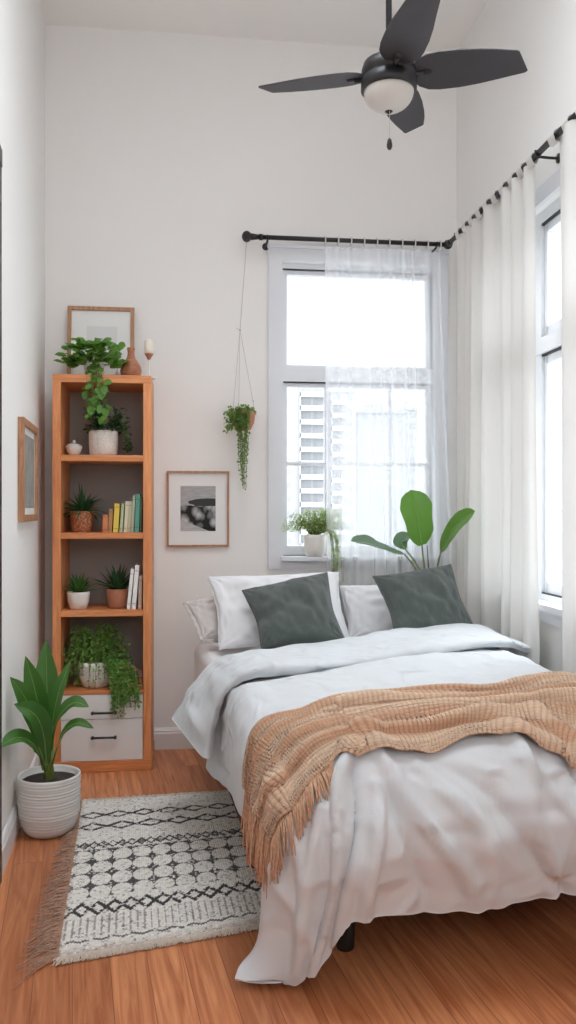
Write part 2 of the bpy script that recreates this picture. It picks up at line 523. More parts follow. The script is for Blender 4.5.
# back window opening
c0 = on_y(268, 245, DB); c1 = on_y(447, 567, DB)
WX0, WZ1 = c0[0], c0[2] ; WX1, WZ0 = c1[0], c1[2]
OX0 = on_y(282, 262, DB)[0]; OX1 = on_y(436, 262, DB)[0]
OZ1 = on_y(283, 261, DB)[2]; OZ0 = on_y(283, 556, DB)[2]
T = .16
b = MB()
xl = LW0[0] - .15
b.box((xl, DB, 0), (OX0, DB + T, CE)); b.box((OX1, DB, 0), (XR + .16, DB + T, CE))
b.box((OX0, DB, 0), (OX1, DB + T, OZ0)); b.box((OX0, DB, OZ1), (OX1, DB + T, CE))
struct(b.build('wall_back', M['wall'], smooth=False))

# right window opening (two bays)
RY0, RY1 = 2.35, 4.10
RZ0, RZ1 = .90, 2.62
b = MB()
b.box((XR, RY1, 0), (XR + T, DB + .02, CE)); b.box((XR, Y0, 0), (XR + T, RY0, CE))
b.box((XR, RY0, 0), (XR + T, RY1, RZ0)); b.box((XR, RY0, RZ1), (XR + T, RY1, CE))
struct(b.build('wall_right', M['wall'], smooth=False))


b = MB(); b.box((lw(dEnd)[0] - .3, Y0 - .12, 0), (XR + .3, Y0, 2.0))  # unseen low wall, added so rear daylight enters only from higher up
struct(b.build('added_rear_parapet', M['wall'], smooth=False))


def baseboard(name, P0, P1, n, gap=0):
    """profiled skirting board from P0 to P1, n points into the room"""
    P0 = np.array(P0, float); P1 = np.array(P1, float); n = np.array(n, float)
    prof = [(0, 0), (.018, 0), (.018, .085), (.014, .093), (.014, .100), (.007, .112), (0, .115)]
    vs = []
    for P in (P0, P1):
        for d, z in prof:
            vs.append((P[0] + n[0] * d, P[1] + n[1] * d, z))
    k = len(prof)
    f = [(i, (i + 1) % k, k + (i + 1) % k, k + i) for i in range(k)] + [tuple(range(k)), tuple(range(k, 2 * k))[::-1]]
    return struct(MB().add(vs, f).build(name, M['trim'], smooth=False))


baseboard('baseboard_back', (LW0[0], DB), (XR, DB), (0, -1))
baseboard('baseboard_left', lw(0), lw(1.52), LWn)
baseboard('baseboard_left.001', lw(2.6), lw(dEnd), LWn)
baseboard('baseboard_right', (XR, DB), (XR, Y0), (-1, 0))

# door in the left wall, its black frame just enters the picture at the left edge
dr = struct(thing('door_1', 'black framed door in the left wall at the edge of the picture', 'door', (*lw(1.47), 0)))
del dr['category']


def lbox(b, d0, d1, o0, o1, z0, z1, base):
    pts = [lw(d0, o0), lw(d1, o0), lw(d1, o1), lw(d0, o1)]
    b.prism([p - np.array(base[:2]) for p in pts], z0, z1)


base = (*lw(1.47), 0)
dd0 = 1.565
b = MB()
lbox(b, dd0, dd0 + .06, 0, .022, 0, 2.50, base); lbox(b, dd0 + .90, dd0 + .96, 0, .022, 0, 2.50, base)
lbox(b, dd0, dd0 + .96, 0, .024, 2.50, 2.56, base)
b.build('door_frame', M['black'], dr, smooth=False)
b = MB(); lbox(b, dd0 + .06, dd0 + .90, 0, .012, .01, 2.50, base)
for zz in ((.2, 1.1), (1.25, 2.35)):
    lbox(b, dd0 + .18, dd0 + .78, .012, .017, zz[0], zz[1], base)
b.build('door_panel', M['trim'], dr, smooth=False)
b = MB(); q = lw(dd0 + .82, .012) - np.array(base[:2]); q2 = lw(dd0 + .82, .05) - np.array(base[:2]); q3 = lw(dd0 + .72, .05) - np.array(base[:2])
b.tube([(*q, 1.02), (*q2, 1.02), (*q3, 1.02)], .009); b.build('door_handle', M['black'], dr)


# ------------------------------------------------------------------ windows
def rect_frame(b, x0, x1, z0, z1, w, y0, y1, sides='LRTB', wt=None, wb=None):
    wt = w if wt is None else wt; wb = w if wb is None else wb
    if 'L' in sides: b.box((x0, y0, z0), (x0 + w, y1, z1))
    if 'R' in sides: b.box((x1 - w, y0, z0), (x1, y1, z1))
    if 'T' in sides: b.box((x0 + w, y0, z1 - wt), (x1 - w, y1, z1))
    if 'B' in sides: b.box((x0 + w, y0, z0), (x1 - w, y1, z0 + wb))
    return b


def bw(px, py): q = on_y(px, py, DB + .06); return q[0], q[2]


win = struct(thing('window_1', 'white sash window in the back wall, towers outside', 'window', (0, DB, OZ0))); del win['category']
wl = np.array([0, DB, OZ0])
b = MB(); rect_frame(b, WX0, WX1, WZ0, WZ1, OX0 - WX0, DB - .02, DB, wt=WZ1 - OZ1, wb=OZ0 - WZ0)
b.box((WX0 - .004, DB - .028, WZ1 - .02), (WX1 + .004, DB, WZ1))
b.build('window_casing', M['winframe'], win, smooth=False, loc=None).location = (0, -DB, -OZ0)
b = MB(); b.box((OX0 - .01, DB - .085, OZ0 - .022), (OX1 + .01, DB + T, OZ0))
b.build('window_sill', M['winframe'], win, smooth=False).location = (0, -DB, -OZ0)
tz1 = bw(283, 367)[1]; tz0 = bw(283, 382)[1]
b = MB()
rect_frame(b, OX0, OX1, OZ0, OZ1, .012, DB + .04, DB + .12)
b.box((OX0, DB + .035, OZ1 - .03), (OX1, DB + .12, OZ1))
b.box((OX0, DB + .03, tz0), (OX1, DB + .12, tz1))
b.build('window_frame', M['winframe'], win, smooth=False).location = (0, -DB, -OZ0)
b = MB(); b.box((OX0 + .004, DB + .038, OZ1 - .036), (OX1 - .004, DB + .10, OZ1 - .028)); b.box((OX0 + .012, DB + .034, tz0 - .007), (OX1 - .012, DB + .1, tz0))
b.box((OX1 - .02, DB + .036, OZ0), (OX1 - .012, DB + .1, OZ1 - .03))
b.build('window_gasket', M['gasket'], win, smooth=False).location = (0, -DB, -OZ0)
gx0 = bw(285, 300)[0]; gx1 = bw(435, 300)[0]
gt = bw(285, 275)[1]; gb0 = bw(286, 546)[1]
b = MB(); rect_frame(b, OX0 + .012, OX1 - .02, tz1, OZ1 - .036, .022, DB + .05, DB + .09, wt=max(.02, OZ1 - .036 - gt), wb=.012)
b.build('upper_sash', M['winframe'], win, smooth=False).location = (0, -DB, -OZ0)
b = MB(); rect_frame(b, OX0 + .012, OX1 - .02, OZ0, tz0 - .007, .022, DB + .05, DB + .09, wt=.02, wb=max(.02, gb0 - OZ0))
for px in (326, 390):
    x = bw(px, 400)[0]; b.box((x - .009, DB + .055, OZ0), (x + .009, DB + .085, tz0))
z = bw(300, 464)[1]; b.box((OX0 + .02, DB + .053, z - .010), (OX1 - .03, DB + .087, z + .010))
b.build('lower_sash', M['winframe'], win, smooth=False).location = (0, -DB, -OZ0)
b = MB(); b.box((OX0 + .02, DB + .068, tz1), (OX1 - .03, DB + .072, OZ1 - .03)); b.box((OX0 + .02, DB + .068, OZ0 + .01), (OX1 - .03, DB + .072, tz0))
b.build('pane', M['glass'], win, smooth=False).location = (0, -DB, -OZ0)

win = struct(thing('window_2', 'white window with two bays in the right wall', 'window', (XR, 3.2, RZ0))); del win['category']


def rb(b, y0, y1, z0, z1, x0, x1): b.box((x0, y0, z0), (x1, y1, z1))


off = (-XR, -3.2, -RZ0)
b = MB(); cw = .075
rb(b, RY0 - cw, RY0, RZ0 + .004, RZ1 + cw, XR - .02, XR - .0003); rb(b, RY1, RY1 + cw, RZ0 + .004, RZ1 + cw, XR - .02, XR - .0003)
rb(b, RY0, RY1, RZ1, RZ1 + cw, XR - .02, XR); rb(b, RY0 - cw, RY1 + cw, RZ0 - cw, RZ0 - .026, XR - .02, XR - .0003)
b.build('window_casing', M['winframe'], win, smooth=False).location = off
b = MB(); rb(b, RY0 - .09, RY1 + .09, RZ0 - .025, RZ0 + .003, XR - .05, XR - .0005); rb(b, RY0 + .0005, RY1 - .0005, RZ0 + .0002, RZ0 + .003, XR, XR + T); b.build('window_sill', M['winframe'], win, smooth=False).location = off
b = MB()
MY = 3.535
TZ0, TZ1 = 1.99, 2.06
for (y0, y1) in ((RY0, RY0 + .03), (MY - .02, MY + .05), (RY1 - .03, RY1)):
    rb(b, y0, y1, RZ0 + .03, TZ0, XR + .031, XR + .119); rb(b, y0, y1, TZ1, RZ1 - .05, XR + .031, XR + .119)
rb(b, RY0, RY1, RZ1 - .05, RZ1, XR + .03, XR + .12); rb(b, RY0, RY1, RZ0, RZ0 + .03, XR + .03, XR + .12); rb(b, RY0, RY1, TZ0, TZ1, XR + .02, XR + .12)
b.build('window_frame', M['winframe'], win, smooth=False).location = off
gb = MB(); ss = MB(); pn = MB()
for (y0, y1) in ((RY0 + .03, MY - .02), (MY + .05, RY1 - .03)):
    for (z0, z1) in ((RZ0 + .03, TZ0), (TZ1, RZ1 - .05)):
        rb(gb, y0, y1, z1 - .01, z1, XR + .034, XR + .1); rb(gb, y0, y1, z0, z0 + .006, XR + .034, XR + .1)
        w = .028
        rb(ss, y0, y0 + w, z0, z1, XR + .045, XR + .085); rb(ss, y1 - .008 - w, y1 - .008, z0, z1, XR + .045, XR + .085)
        rb(ss, y0 + w, y1 - w, z0 + .006, z0 + .05, XR + .045, XR + .085); rb(ss, y0 + w, y1 - w, z1 - .01 - .035, z1 - .01, XR + .045, XR + .085)
        rb(pn, y0 + .01, y1 - .01, z0 + .01, z1 - .02, XR + .063, XR + .067)
        if z0 < 1.5:
            for q in (1 / 3, 2 / 3):
                zz = z0 + .03 + (z1 - z0 - .05) * q
                rb(ss, y0 + w, y1 - w, zz - .01, zz + .01, XR + .05, XR + .08)
gb.build('window_gasket', M['gasket'], win, smooth=False).location = off
ss.build('sash', M['winframe'], win, smooth=False).location = off
pn.build('pane', M['glass'], win, smooth=False).location = off


# ------------------------------------------------------------------ buildings outside
def building(px0, px1, ytop, Y, depth, label, nfl, wins, balc, name='apartment_building', base=-45, mt='bld', wz=None):
    A = on_y(px0, ytop, Y); B = on_y(px1, ytop, Y)
    x0, x1, zt = A[0], B[0], A[2]
    t = thing(name, label, 'building', ((x0 + x1) / 2, Y, base), 'towers outside the back window')
    cx = (x0 + x1) / 2
    W = x1 - x0
    b = MB(); b.box((x0 - cx, 0, 0), (x1 - cx, depth, zt - base)); b.box((x0 - cx - .3, -.3, zt - base), (x1 - cx + .3, depth + .3, zt - base + .8))
    b.box((x0 - cx + W * .3, depth * .3, zt - base + .8), (x0 - cx + W * .6, depth * .6, zt - base + 3))
    b.build('tower', M[mt], t, smooth=False)
    H = zt - base
    for k in range(nfl):
        zf = H - 3.0 * (k + 1)
        for (fx, fw, fh) in wins:
            b = MB(); x = x0 - cx + W * fx
            b.box((x, -.06, zf + 1.0), (x + fw, .05, zf + 1.0 + fh)); b.build('window', M['bldwin'], t, smooth=False)
        for (fx, fw) in balc:
            b = MB(); x = x0 - cx + W * fx
            b.box((x, -1.4, zf - .1), (x + fw, 0, zf + .12)); b.box((x, -1.4, zf + .12), (x + fw, -1.25, zf + 1.0))
            b.box((x, -1.4, zf), (x + .2, 0, zf + 2.9)); b.build('balcony', M['bldlite'], t, smooth=False)
    return t


M['bld'] = mat('building_white', (.36, .36, .37, 1), .9, var=.06, vscale=.3)
M['bldlite'] = mat('balcony_white', (.43, .43, .44, 1), .9)
M['bldgrey'] = mat('building_grey', (.29, .30, .315, 1), .9, var=.05, vscale=.2)
M['bldwin'] = mat('building_window', (.27, .28, .29, 1), .5)
building(284, 328, 383, 180, 14, 'tall white apartment tower with balconies, leftmost outside the window', 15, [(.04, 1.2, 1.3), (.36, 2.4, 1.9), (.66, 2.2, 1.9)], [(.34, 6.0)])
building(329, 356, 392, 190, 14, 'pale middle tower seen through the sheer curtain', 14, [(.1, 1.8, 1.4), (.6, 1.8, 1.4)], [(.05, 3.5)])
building(357, 406, 413, 200, 16, 'plain grey tower block seen through the sheer curtain', 12, [(.85, 1.4, 1.3)], [], mt='bldgrey')
building(406.5, 416, 410, 218, 12, 'narrow pale tower at the right, beside the grey block', 12, [(.3, 1.6, 1.4)], [], mt='bld')

# ------------------------------------------------------------------ curtain rods
RZ = 2.775
RY = 4.47; RXR = 1.45
rx0 = on_y(249, 237, RY)[0]


def strut_bracket(t, p, wall, b=None):
    b = MB(); p = np.array(p); wall = np.array(wall)
    b.tube([wall + V(0, 0, -.02), p * .5 + wall * .5 + V(0, 0, -.02), p + V(0, 0, -.018)], .006)
    d = (p - wall) / np.linalg.norm(p - wall)
    M_ = np.array(Vector(d).to_track_quat('Z', 'Y').to_matrix().to_4x4())
    b.lathe([(.02, 0), (.02, .006), (.008, .008)], wall + V(0, 0, -.02), 16, M_)
    b.tube([p + V(0, 0, -.022), p + d * .016 + V(0, 0, -.008), p + d * .016 + V(0, 0, .008)], .005)
    b.build('bracket', M['black'], t)


t = thing('curtain_rod', 'black curtain rod with round finial above the back window', 'curtain rod')
rx1 = RXR + .014
b = MB(); b.tube([(rx0, RY, RZ), (rx1 - .03, RY, RZ)], .0125, 12)
b.build('rod', M['black'], t)
b = MB(); b.sphere((rx0 - .012, RY, RZ), .03, sc=(.9, 1, 1)); b.tube([(rx0 + .01, RY, RZ), (rx0 + .055, RY, RZ)], [.019, .013], 12); b.tube([(rx0 + .055, RY, RZ), (rx0 + .075, RY, RZ)], .017, 12)
b.build('finial', M['black'], t)
strut_bracket(t, (rx0 + .10, RY, RZ), (rx0 + .10, DB, RZ)); strut_bracket(t, (rx1 - .08, RY, RZ), (rx1 - .08, DB, RZ))
t = thing('curtain_rod', 'black curtain rod along the right wall, running towards the viewer', 'curtain rod')
ry1 = 4.455; ry0 = 1.9
b = MB(); b.tube([(RXR, ry1, RZ + .0), (RXR, ry0, RZ + .0)], .0135, 12); b.build('rod', M['black'], t)
for yy, sg in ((ry1, 1), (ry0, -1)):
    b = MB(); b.sphere((RXR, yy + sg * .012, RZ), .026); b.tube([(RXR, yy - sg * .01, RZ), (RXR, yy - sg * .05, RZ)], [.019, .0135], 12); b.build('finial', M['black'], t)
for yy in (4.30, 3.27, 2.1):
    strut_bracket(t, (RXR, yy, RZ), (XR, yy, RZ))


def curtain(name, label, cat, A, B, z1, z0, nf, amp, mtl, wob=0, flare=(0, 0), nrings=9, seed=0, tabs=None, group='curtains on black rods', lean=0, tilt=0):
    """hung cloth from A to B (xy) with nf folds; flare widens the hem"""
    r = np.random.default_rng(seed)
    A = np.array(A, float); B = np.array(B, float)
    nu, nv = nf * 22, 70
    u = np.linspace(0, 1, nu); v = np.linspace(0, 1, nv)
    d = (B - A); Ln = np.linalg.norm(d); d = d / Ln; n = V(-d[1], d[0])
    ph = u + (.018 if tabs is None else .045) * np.sin(u * 9 + r.random() * 6) + .012 * np.sin(u * 23 + 2)
    P = np.zeros((nu, nv, 3))
    for j, vv in enumerate(v):
        am = amp * (.55 + .6 * vv) * (1 + .35 * np.sin(u * 5 + seed + vv * 1.4))
        drift = .012 * np.sin(vv * 4 + u * 11 + seed)
        w_ = am * np.sin(2 * PI * nf * (ph + .004 * np.sin(vv * 6 + u * 8))) + .3 * am * np.sin(2 * PI * nf * 2.3 * ph + 2 * vv + seed) * vv
        w_ = w_ + drift * vv + wob * vv * np.sin(u * 3.1 + seed)
        s = u * Ln + (-flare[0] * (1 - u) + flare[1] * u) * vv ** 1.3 * 1.0
        s = s + .008 * np.cos(2 * PI * nf * ph) * vv
        xy = A + d * s[:, None] + n * (w_ - lean * vv)[:, None]
        P[:, j, :2] = xy
        sag = .007 * (1 - np.cos(2 * PI * nrings * u)) * max(0, 1 - vv * 12)
        if tabs: sag = sag * 0
        P[:, j, 2] = z1 - sag - (z1 - z0) * vv + tilt * u * vv
    o = MB().grid(P).build(name, mtl, solid=0)
    tag(o, label, cat, group)
    tp = MB(); hem = MB()
    for k in range(nrings):
        uu = (k + .5) / nrings if nrings > 1 else .5
        i = int(round(k * (nu - 1) / (nrings - 1)))
        q = P[i, 0]
        c = V(A[0] + d[0] * Ln * (i / (nu - 1)), A[1] + d[1] * Ln * (i / (nu - 1)), RZ)
        if tabs:
            tw = d * tabs / 2; ring = []
            for a in np.linspace(-PI * .5, PI * 1.5, 15):
                rr = .0185
                ring.append(V(c[0] + n[0] * rr * math.cos(a), c[1] + n[1] * rr * math.cos(a), c[2] + rr * math.sin(a) - (.012 if math.sin(a) < -.9 else 0)))
            ring = np.array(ring); G = np.stack([ring - V(tw[0], tw[1], 0), ring, ring + V(tw[0], tw[1], 0)], 1)
            MB().grid(G).build('hanging_tab', mtl, o)
            continue
        rg = MB(); th = np.linspace(0, 2 * PI, 17)
        rr = .021
        pts = np.stack([c[0] + n[0] * rr * np.cos(th), c[1] + n[1] * rr * np.cos(th), c[2] - .003 + rr * np.sin(th)], 1)
        rg.tube(pts, .0038, 6); rg.tube([pts[12], V(q[0], q[1], q[2])], .0022, 6)
        rg.build('curtain_ring', M['ring'], o)
    return o


xa = on_y(325, 240, RY)[0]; xb = on_y(440, 240, RY)[0]
curtain('sheer_curtain', 'thin white sheer curtain half drawn across the back window', 'curtain', (xa, RY), (xb, RY), 2.742, .45, 9, .016, M['sheerB'], flare=(-.01, .09), nrings=10, seed=3, lean=-.0)
curtain('linen_curtain', 'cream curtain in the corner, bunched between the two windows', 'curtain', (RXR, 4.27), (RXR, 3.335), 2.765, .10, 6, .026, M['linen'], nrings=10, tabs=.055, seed=5, flare=(.0, .02), lean=-.005)
curtain('linen_curtain', 'cream curtain at the right edge of the picture, nearest the viewer', 'curtain', (RXR, 3.125), (RXR, 2.3), 2.765, .08, 5, .028, M['linen'], nrings=8, tabs=.055, seed=8, flare=(.0, .0), lean=-.005)

# ------------------------------------------------------------------ ceiling fan
def CW(xc, zc, z): return V(xc * cY + zc * sY, -xc * sY + zc * cY, z)


FZ = 3.05
hub = CW(.408, 3.36, 0)
t = thing('ceiling_fan', 'black four bladed ceiling fan with a white glass bowl light', 'ceiling fan', (hub[0], hub[1], FZ))
b = MB(); b.lathe([(.045, .075), (.075, .072), (.102, .055), (.110, .03), (.110, .003), (.106, .0), (.106, -.006), (.112, -.010), (.113, -.05), (.107, -.056), (.09, -.058)], seg=48)
b.build('motor_housing', M['black'], t)
b = MB(); R_ = .101
b.lathe([(R_ * math.cos(a), -.056 - .082 * math.sin(a)) for a in np.linspace(0, PI / 2 - .02, 14)] + [(.0005, -.138)], seg=48)
b.build('light_bowl', M['bowl'], t)
b = MB(); b.lathe([(.0005, -.147), (.006, -.146), (.009, -.141), (.016, -.138), (.016, -.134), (.004, -.132)], seg=20); b.build('finial', M['black'], t)
b = MB(); b.tube([(0, 0, .07), (0, 0, CE - FZ - .05)], .0125, 12); b.lathe([(.026, .07), (.026, .1), (.014, .115)], seg=20); b.build('downrod', M['black'], t)
b = MB(); b.lathe([(.02, CE - FZ - .07), (.05, CE - FZ - .05), (.065, CE - FZ - .01), (.065, CE - FZ)], seg=24); b.build('ceiling_canopy', M['black'], t)
b = MB(); b.tube([(0, -.012, -.14), (0, -.012, -.255)], .0013, 5); b.build('pull_chain', M['ring'], t)
b = MB(); b.lathe([(.002, -.25), (.008, -.257), (.0115, -.275), (.0115, -.285), (.007, -.295), (.0005, -.297)], (0, -.012, 0), 14); b.build('pull_knob', M['black'], t)
for (dx, dz, ln, pit) in ((-.523, .125, .535, -.20), (.536, -.115, .545, -.42), (.175, .47, .525, -.10), (.06, -.52, .56, -.16)):
    d = CW(dx, dz, 0)[:2]; a = math.atan2(d[1], d[0])
    prof = [(.10, .042), (.120, .064), (.155, .082), (.20, .088), (.28, .087), (.36, .079), (.43, .068), (ln - .035, .055), (ln - .010, .051), (ln, .044)]
    up = [(x, y) for x, y in prof]; lo = [(x - .035 * max(0, (x - .4) / (ln - .4)), -y * .95) for i, (x, y) in enumerate(prof)][::-1]
    Mx = np.array(Matrix.Rotation(a, 4, 'Z') @ Matrix.Rotation(pit, 4, 'X') @ Matrix.Translation((0, 0, .012)))
    b = MB(); b.prism(up + lo, -.0035, .0035, M=Mx)
    bl = b.build('blade', M['blade'], t, smooth=False, bevel=.0015)
    Mi = Mx
    b = MB()
    arm = np.array([(.085, 0, -.006, 1), (.11, 0, -.010, 1), (.14, 0, -.008, 1)]) @ Mi.T
    b.tube(arm[:, :3], [.012, .010, .012], 8)
    b.lathe([(.0005, -.012), (.016, -.011), (.019, -.006), (.019, -.0035)], (0, 0, 0), 16, Mi @ np.array(Matrix.Translation((.15, 0, 0)) @ Matrix.Diagonal((1.25, .75, 1, 1))))
    b.build('blade_iron', M['black'], bl)

# ------------------------------------------------------------------ bookcase
BX0, BX1, BY0, BY1 = -.650, -.168, 4.21, 4.555
BT = 1.973
t = thing('bookcase', 'tall orange wooden bookcase with two white drawers at the bottom', 'bookcase', ((BX0 + BX1) / 2, (BY0 + BY1) / 2, 0))
o_ = (-(BX0 + BX1) / 2, -(BY0 + BY1) / 2, 0)
BC = t


def bpart(name, a, c, m, bev=.002, parent=None):
    b = MB(); b.box(np.array(a) + o_, np.array(c) + o_); return b.build(name, m, parent or BC, smooth=False, bevel=bev)


s_ = .040
bpart('side_panel', (BX0, BY0, .05), (BX0 + s_, BY1, BT - .04), M['oakv'])
bpart('side_panel', (BX1 - s_, BY0, .05), (BX1, BY1, BT - .04), M['oakv'])
bpart('top_board', (BX0, BY0, BT - .04), (BX1, BY1, BT), M['oakh'])
SH = [1.574, 1.187, .800, .400]
for z in SH:
    bpart('shelf', (BX0 + s_, BY0 + .004, z - .031 if z > .5 else z - .018), (BX1 - s_, BY1 - .012, z), M['oakh'])
bpart('plinth', (BX0 - .002, BY0 - .006, 0), (BX1 + .004, BY1, .052), M['oakh'], .003)
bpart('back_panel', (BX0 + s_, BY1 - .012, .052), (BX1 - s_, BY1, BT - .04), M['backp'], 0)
for z0, z1 in ((.262, .380), (.054, .258)):
    d = bpart('drawer', (BX0 + s_ + .002, BY0 - .002, z0), (BX1 - s_ - .002, BY0 + .30, z1), M['drawer'], .002)
    hx = (BX0 + BX1) / 2 + .01 + o_[0]; hz = z1 - (.085 if z0 > .2 else .085); hy = BY0 - .002 + o_[1]
    b = MB(); b.tube([(hx - .055, hy, hz), (hx - .055, hy - .022, hz), (hx + .055, hy - .022, hz), (hx + .055, hy, hz)], .0058, 8)
    b.sphere((hx - .055, hy - .022, hz), .009, 10, 6); b.sphere((hx + .055, hy - .022, hz), .009, 10, 6)
    b.build('handle', M['black'], d)

# ------------------------------------------------------------------ picture frames
def pic_frame(name, label, cx, cy, cz, w, h, fw, fd, mount, M4, art=None, artbox=None, group=None):
    """frame centred on origin in the XZ plane facing -Y, then placed by M4"""
    t = thing(name, label, 'picture frame', (0, 0, 0), group)
    t.matrix_world = Matrix(M4.tolist())
    b = MB()
    b.box((-w / 2, -fd, -h / 2), (-w / 2 + fw, 0, h / 2)); b.box((w / 2 - fw, -fd, -h / 2), (w / 2, 0, h / 2))
    b.box((-w / 2 + fw, -fd, h / 2 - fw), (w / 2 - fw, 0, h / 2)); b.box((-w / 2 + fw, -fd, -h / 2), (w / 2 - fw, 0, -h / 2 + fw))
    b.build('frame', M['framew'], t, smooth=False, bevel=.001)
    b = MB(); b.box((-w / 2 + fw, -fd * .45, -h / 2 + fw), (w / 2 - fw, -.002, h / 2 - fw)); b.build('mount', M['mount'], t, smooth=False)
    ax0, ax1, az0, az1 = artbox
    b = MB(); b.box((ax0, -fd * .45 - .0015, az0), (ax1, -fd * .45, az1))
    b.build('print', art or M['paperg'], t, smooth=False)
    return t


def art_material():
    m = bpy.data.materials.new('rocky_shore_print'); m.use_nodes = True
    nt = m.node_tree; N = nt.nodes; L = nt.links; p = N['Principled BSDF']; p.inputs['Roughness'].default_value = .7
    tc = N.new('ShaderNodeTexCoord'); sp = N.new('ShaderNodeSeparateXYZ'); L.new(tc.outputs['Generated'], sp.inputs[0])

    def mth(op, a, b=None, c=None):
        n = N.new('ShaderNodeMath'); n.operation = op
        for i, q in enumerate((a, b, c)):
            if q is None: continue
            if isinstance(q, (int, float)): n.inputs[i].default_value = q
            else: L.new(q, n.inputs[i])
        return n.outputs[0]
    x, z = sp.outputs[0], sp.outputs[2]
    n1 = N.new('ShaderNodeTexNoise'); n1.inputs['Scale'].default_value = 5; n1.inputs['Detail'].default_value = 6; L.new(tc.outputs['Generated'], n1.inputs['Vector'])
    vo = N.new('ShaderNodeTexVoronoi'); vo.inputs['Scale'].default_value = 4.2; L.new(tc.outputs['Generated'], vo.inputs['Vector'])
    mp = N.new('ShaderNodeMapping'); mp.inputs['Scale'].default_value = (1.2, 1, 9); L.new(tc.outputs['Generated'], mp.inputs[0])
    n2 = N.new('ShaderNodeTexNoise'); n2.inputs['Scale'].default_value = 3; n2.inputs['Detail'].default_value = 4; L.new(mp.outputs[0], n2.inputs['Vector'])
    sky = mth('MULTIPLY_ADD', n2.outputs['Fac'], .35, .22)
    rock = mth('MULTIPLY_ADD', vo.outputs['Distance'], -1.1, mth('MULTIPLY_ADD', n1.outputs['Fac'], .55, .42))
    water = mth('MULTIPLY_ADD', n2.outputs['Fac'], .4, .25)
    # boundary of the rocks
    isr = mth('LESS_THAN', z, mth('MULTIPLY_ADD', n1.outputs['Fac'], .16, .48))
    low = mth('LESS_THAN', z, mth('MULTIPLY_ADD', x, -.32, .26))
    # dark headland: ellipse right
    dx = mth('DIVIDE', mth('SUBTRACT', x, .78), .56); dz = mth('DIVIDE', mth('SUBTRACT', z, .64), .085)
    hd = mth('LESS_THAN', mth('ADD', mth('MULTIPLY', dx, dx), mth('MULTIPLY', dz, dz)), mth('MULTIPLY_ADD', n1.outputs['Fac'], .6, .7))

    def mix(f, a, b_):
        n = N.new('ShaderNodeMix'); n.data_type = 'FLOAT'; L.new(f, n.inputs['Factor'])
        for k, q in (('A', a), ('B', b_)):
            if isinstance(q, float): n.inputs[k].default_value = q
            else: L.new(q, n.inputs[k])
        return n.outputs['Result']
    v = mix(isr, sky, rock); v = mix(low, v, water); v = mix(hd, v, .035)
    cb = N.new('ShaderNodeCombineColor')
    for i in range(3): L.new(v, cb.inputs[i])
    L.new(cb.outputs[0], p.inputs['Base Color'])
    return m


def plain_art():
    return mat('grey_abstract_print', srgb(150, 150, 146), .7, var=.5, vscale=14)


A = on_y(167, 471, DB); B = on_y(229, 546.5, DB)
w_, h_ = B[0] - A[0], A[2] - B[2]
P0_, P1_ = on_y(180.5, 486, DB), on_y(215.5, 531, DB)
cx, cz = (A[0] + B[0]) / 2, (A[2] + B[2]) / 2
pic_frame('picture_frame', 'thin wooden frame with a black and white shore photograph, hung beside the bookcase', 0, 0, 0, w_, h_, .011, .022, 0,
          rotm(loc=(cx, DB - .001, cz)), art_material(), (P0_[0] - cx, P1_[0] - cx, P1_[2] - cz, P0_[2] - cz))
# leaning on the bookcase
Yf = 4.50
A = on_y(68, 307, Yf + .05); B = on_y(134, 374, Yf)
w_ = B[0] - A[0]; h_ = A[2] - BT
la = -math.atan2(.045, h_)
pic_frame('picture_frame', 'wide wooden frame with a pale print, leaning on the wall atop the bookcase', 0, 0, 0, w_, h_, .020, .022, 0,
          rotm(rx=la, loc=((A[0] + B[0]) / 2, Yf + .035, BT + h_ / 2 + .003)), None, (-.075, .085, -.12, .10))
# left wall frame
def on_wall(px, py):
    r = ray(px, py)
    # intersect  LW0 + d*LWd  with t*r
    Mx = np.array([[r[0], -LWd[0]], [r[1], -LWd[1]]]); t, d = np.linalg.solve(Mx, LW0)
    return d, CAMZ + r[2] * t


da, za = on_wall(32.5, 426); db_, zb = on_wall(17.5, 522)
zt = on_wall(17.5, 419)[1]
wz0, wz1 = zb, (za + zt) / 2
dm = (da + db_) / 2; ww = abs(db_ - da) ; q = lw(dm, .001)
ang = math.atan2(LWd[1], LWd[0])
R = Matrix.Translation((q[0], q[1], (wz0 + wz1) / 2)) @ Matrix.Rotation(math.atan2(LWn[1], LWn[0]) + PI / 2, 4, 'Z')
pic_frame('picture_frame', 'wooden framed picture on the left wall beside the bookcase', 0, 0, 0, ww, wz1 - wz0, .03, .025, 0,
          np.array(R), plain_art(), (-ww / 2 + .055, ww / 2 - .055, -(wz1 - wz0) / 2 + .06, (wz1 - wz0) / 2 - .06))


# ------------------------------------------------------------------ small things and plants
def pot(prof, mtl, t, soil=None, seg=40, wob=None, name='pot'):
    b = MB(); b.lathe(prof, seg=seg, wob=wob); o = b.build(name, mtl, t)
    if soil:
        r, z = soil; s = MB()
        rr = np.linspace(0, 1, 7)
        s.lathe([(r * q + 1e-4, z + .006 * (1 - q * q) + .002 * math.sin(q * 9)) for q in rr[::-1]], seg=24); s.build('soil', M['soil'], t)
    return o


def leaflet(b, p, d, ln, wd, nrm=None, n=4):
    """small pointed leaf of 2x(n) quads"""
    p = np.array(p); d = np.array(d, float); d /= np.linalg.norm(d) + 1e-9
    nrm = RNG.normal(size=3) * .5 + V(0, -.4, .8) if nrm is None else np.array(nrm)
    rib = [p + d * ln * q + V(0, 0, -ln * .25 * q * q) for q in np.linspace(0, 1, n)]
    b.ribbon_leaf(rib, wd, nrm, .25, 1)


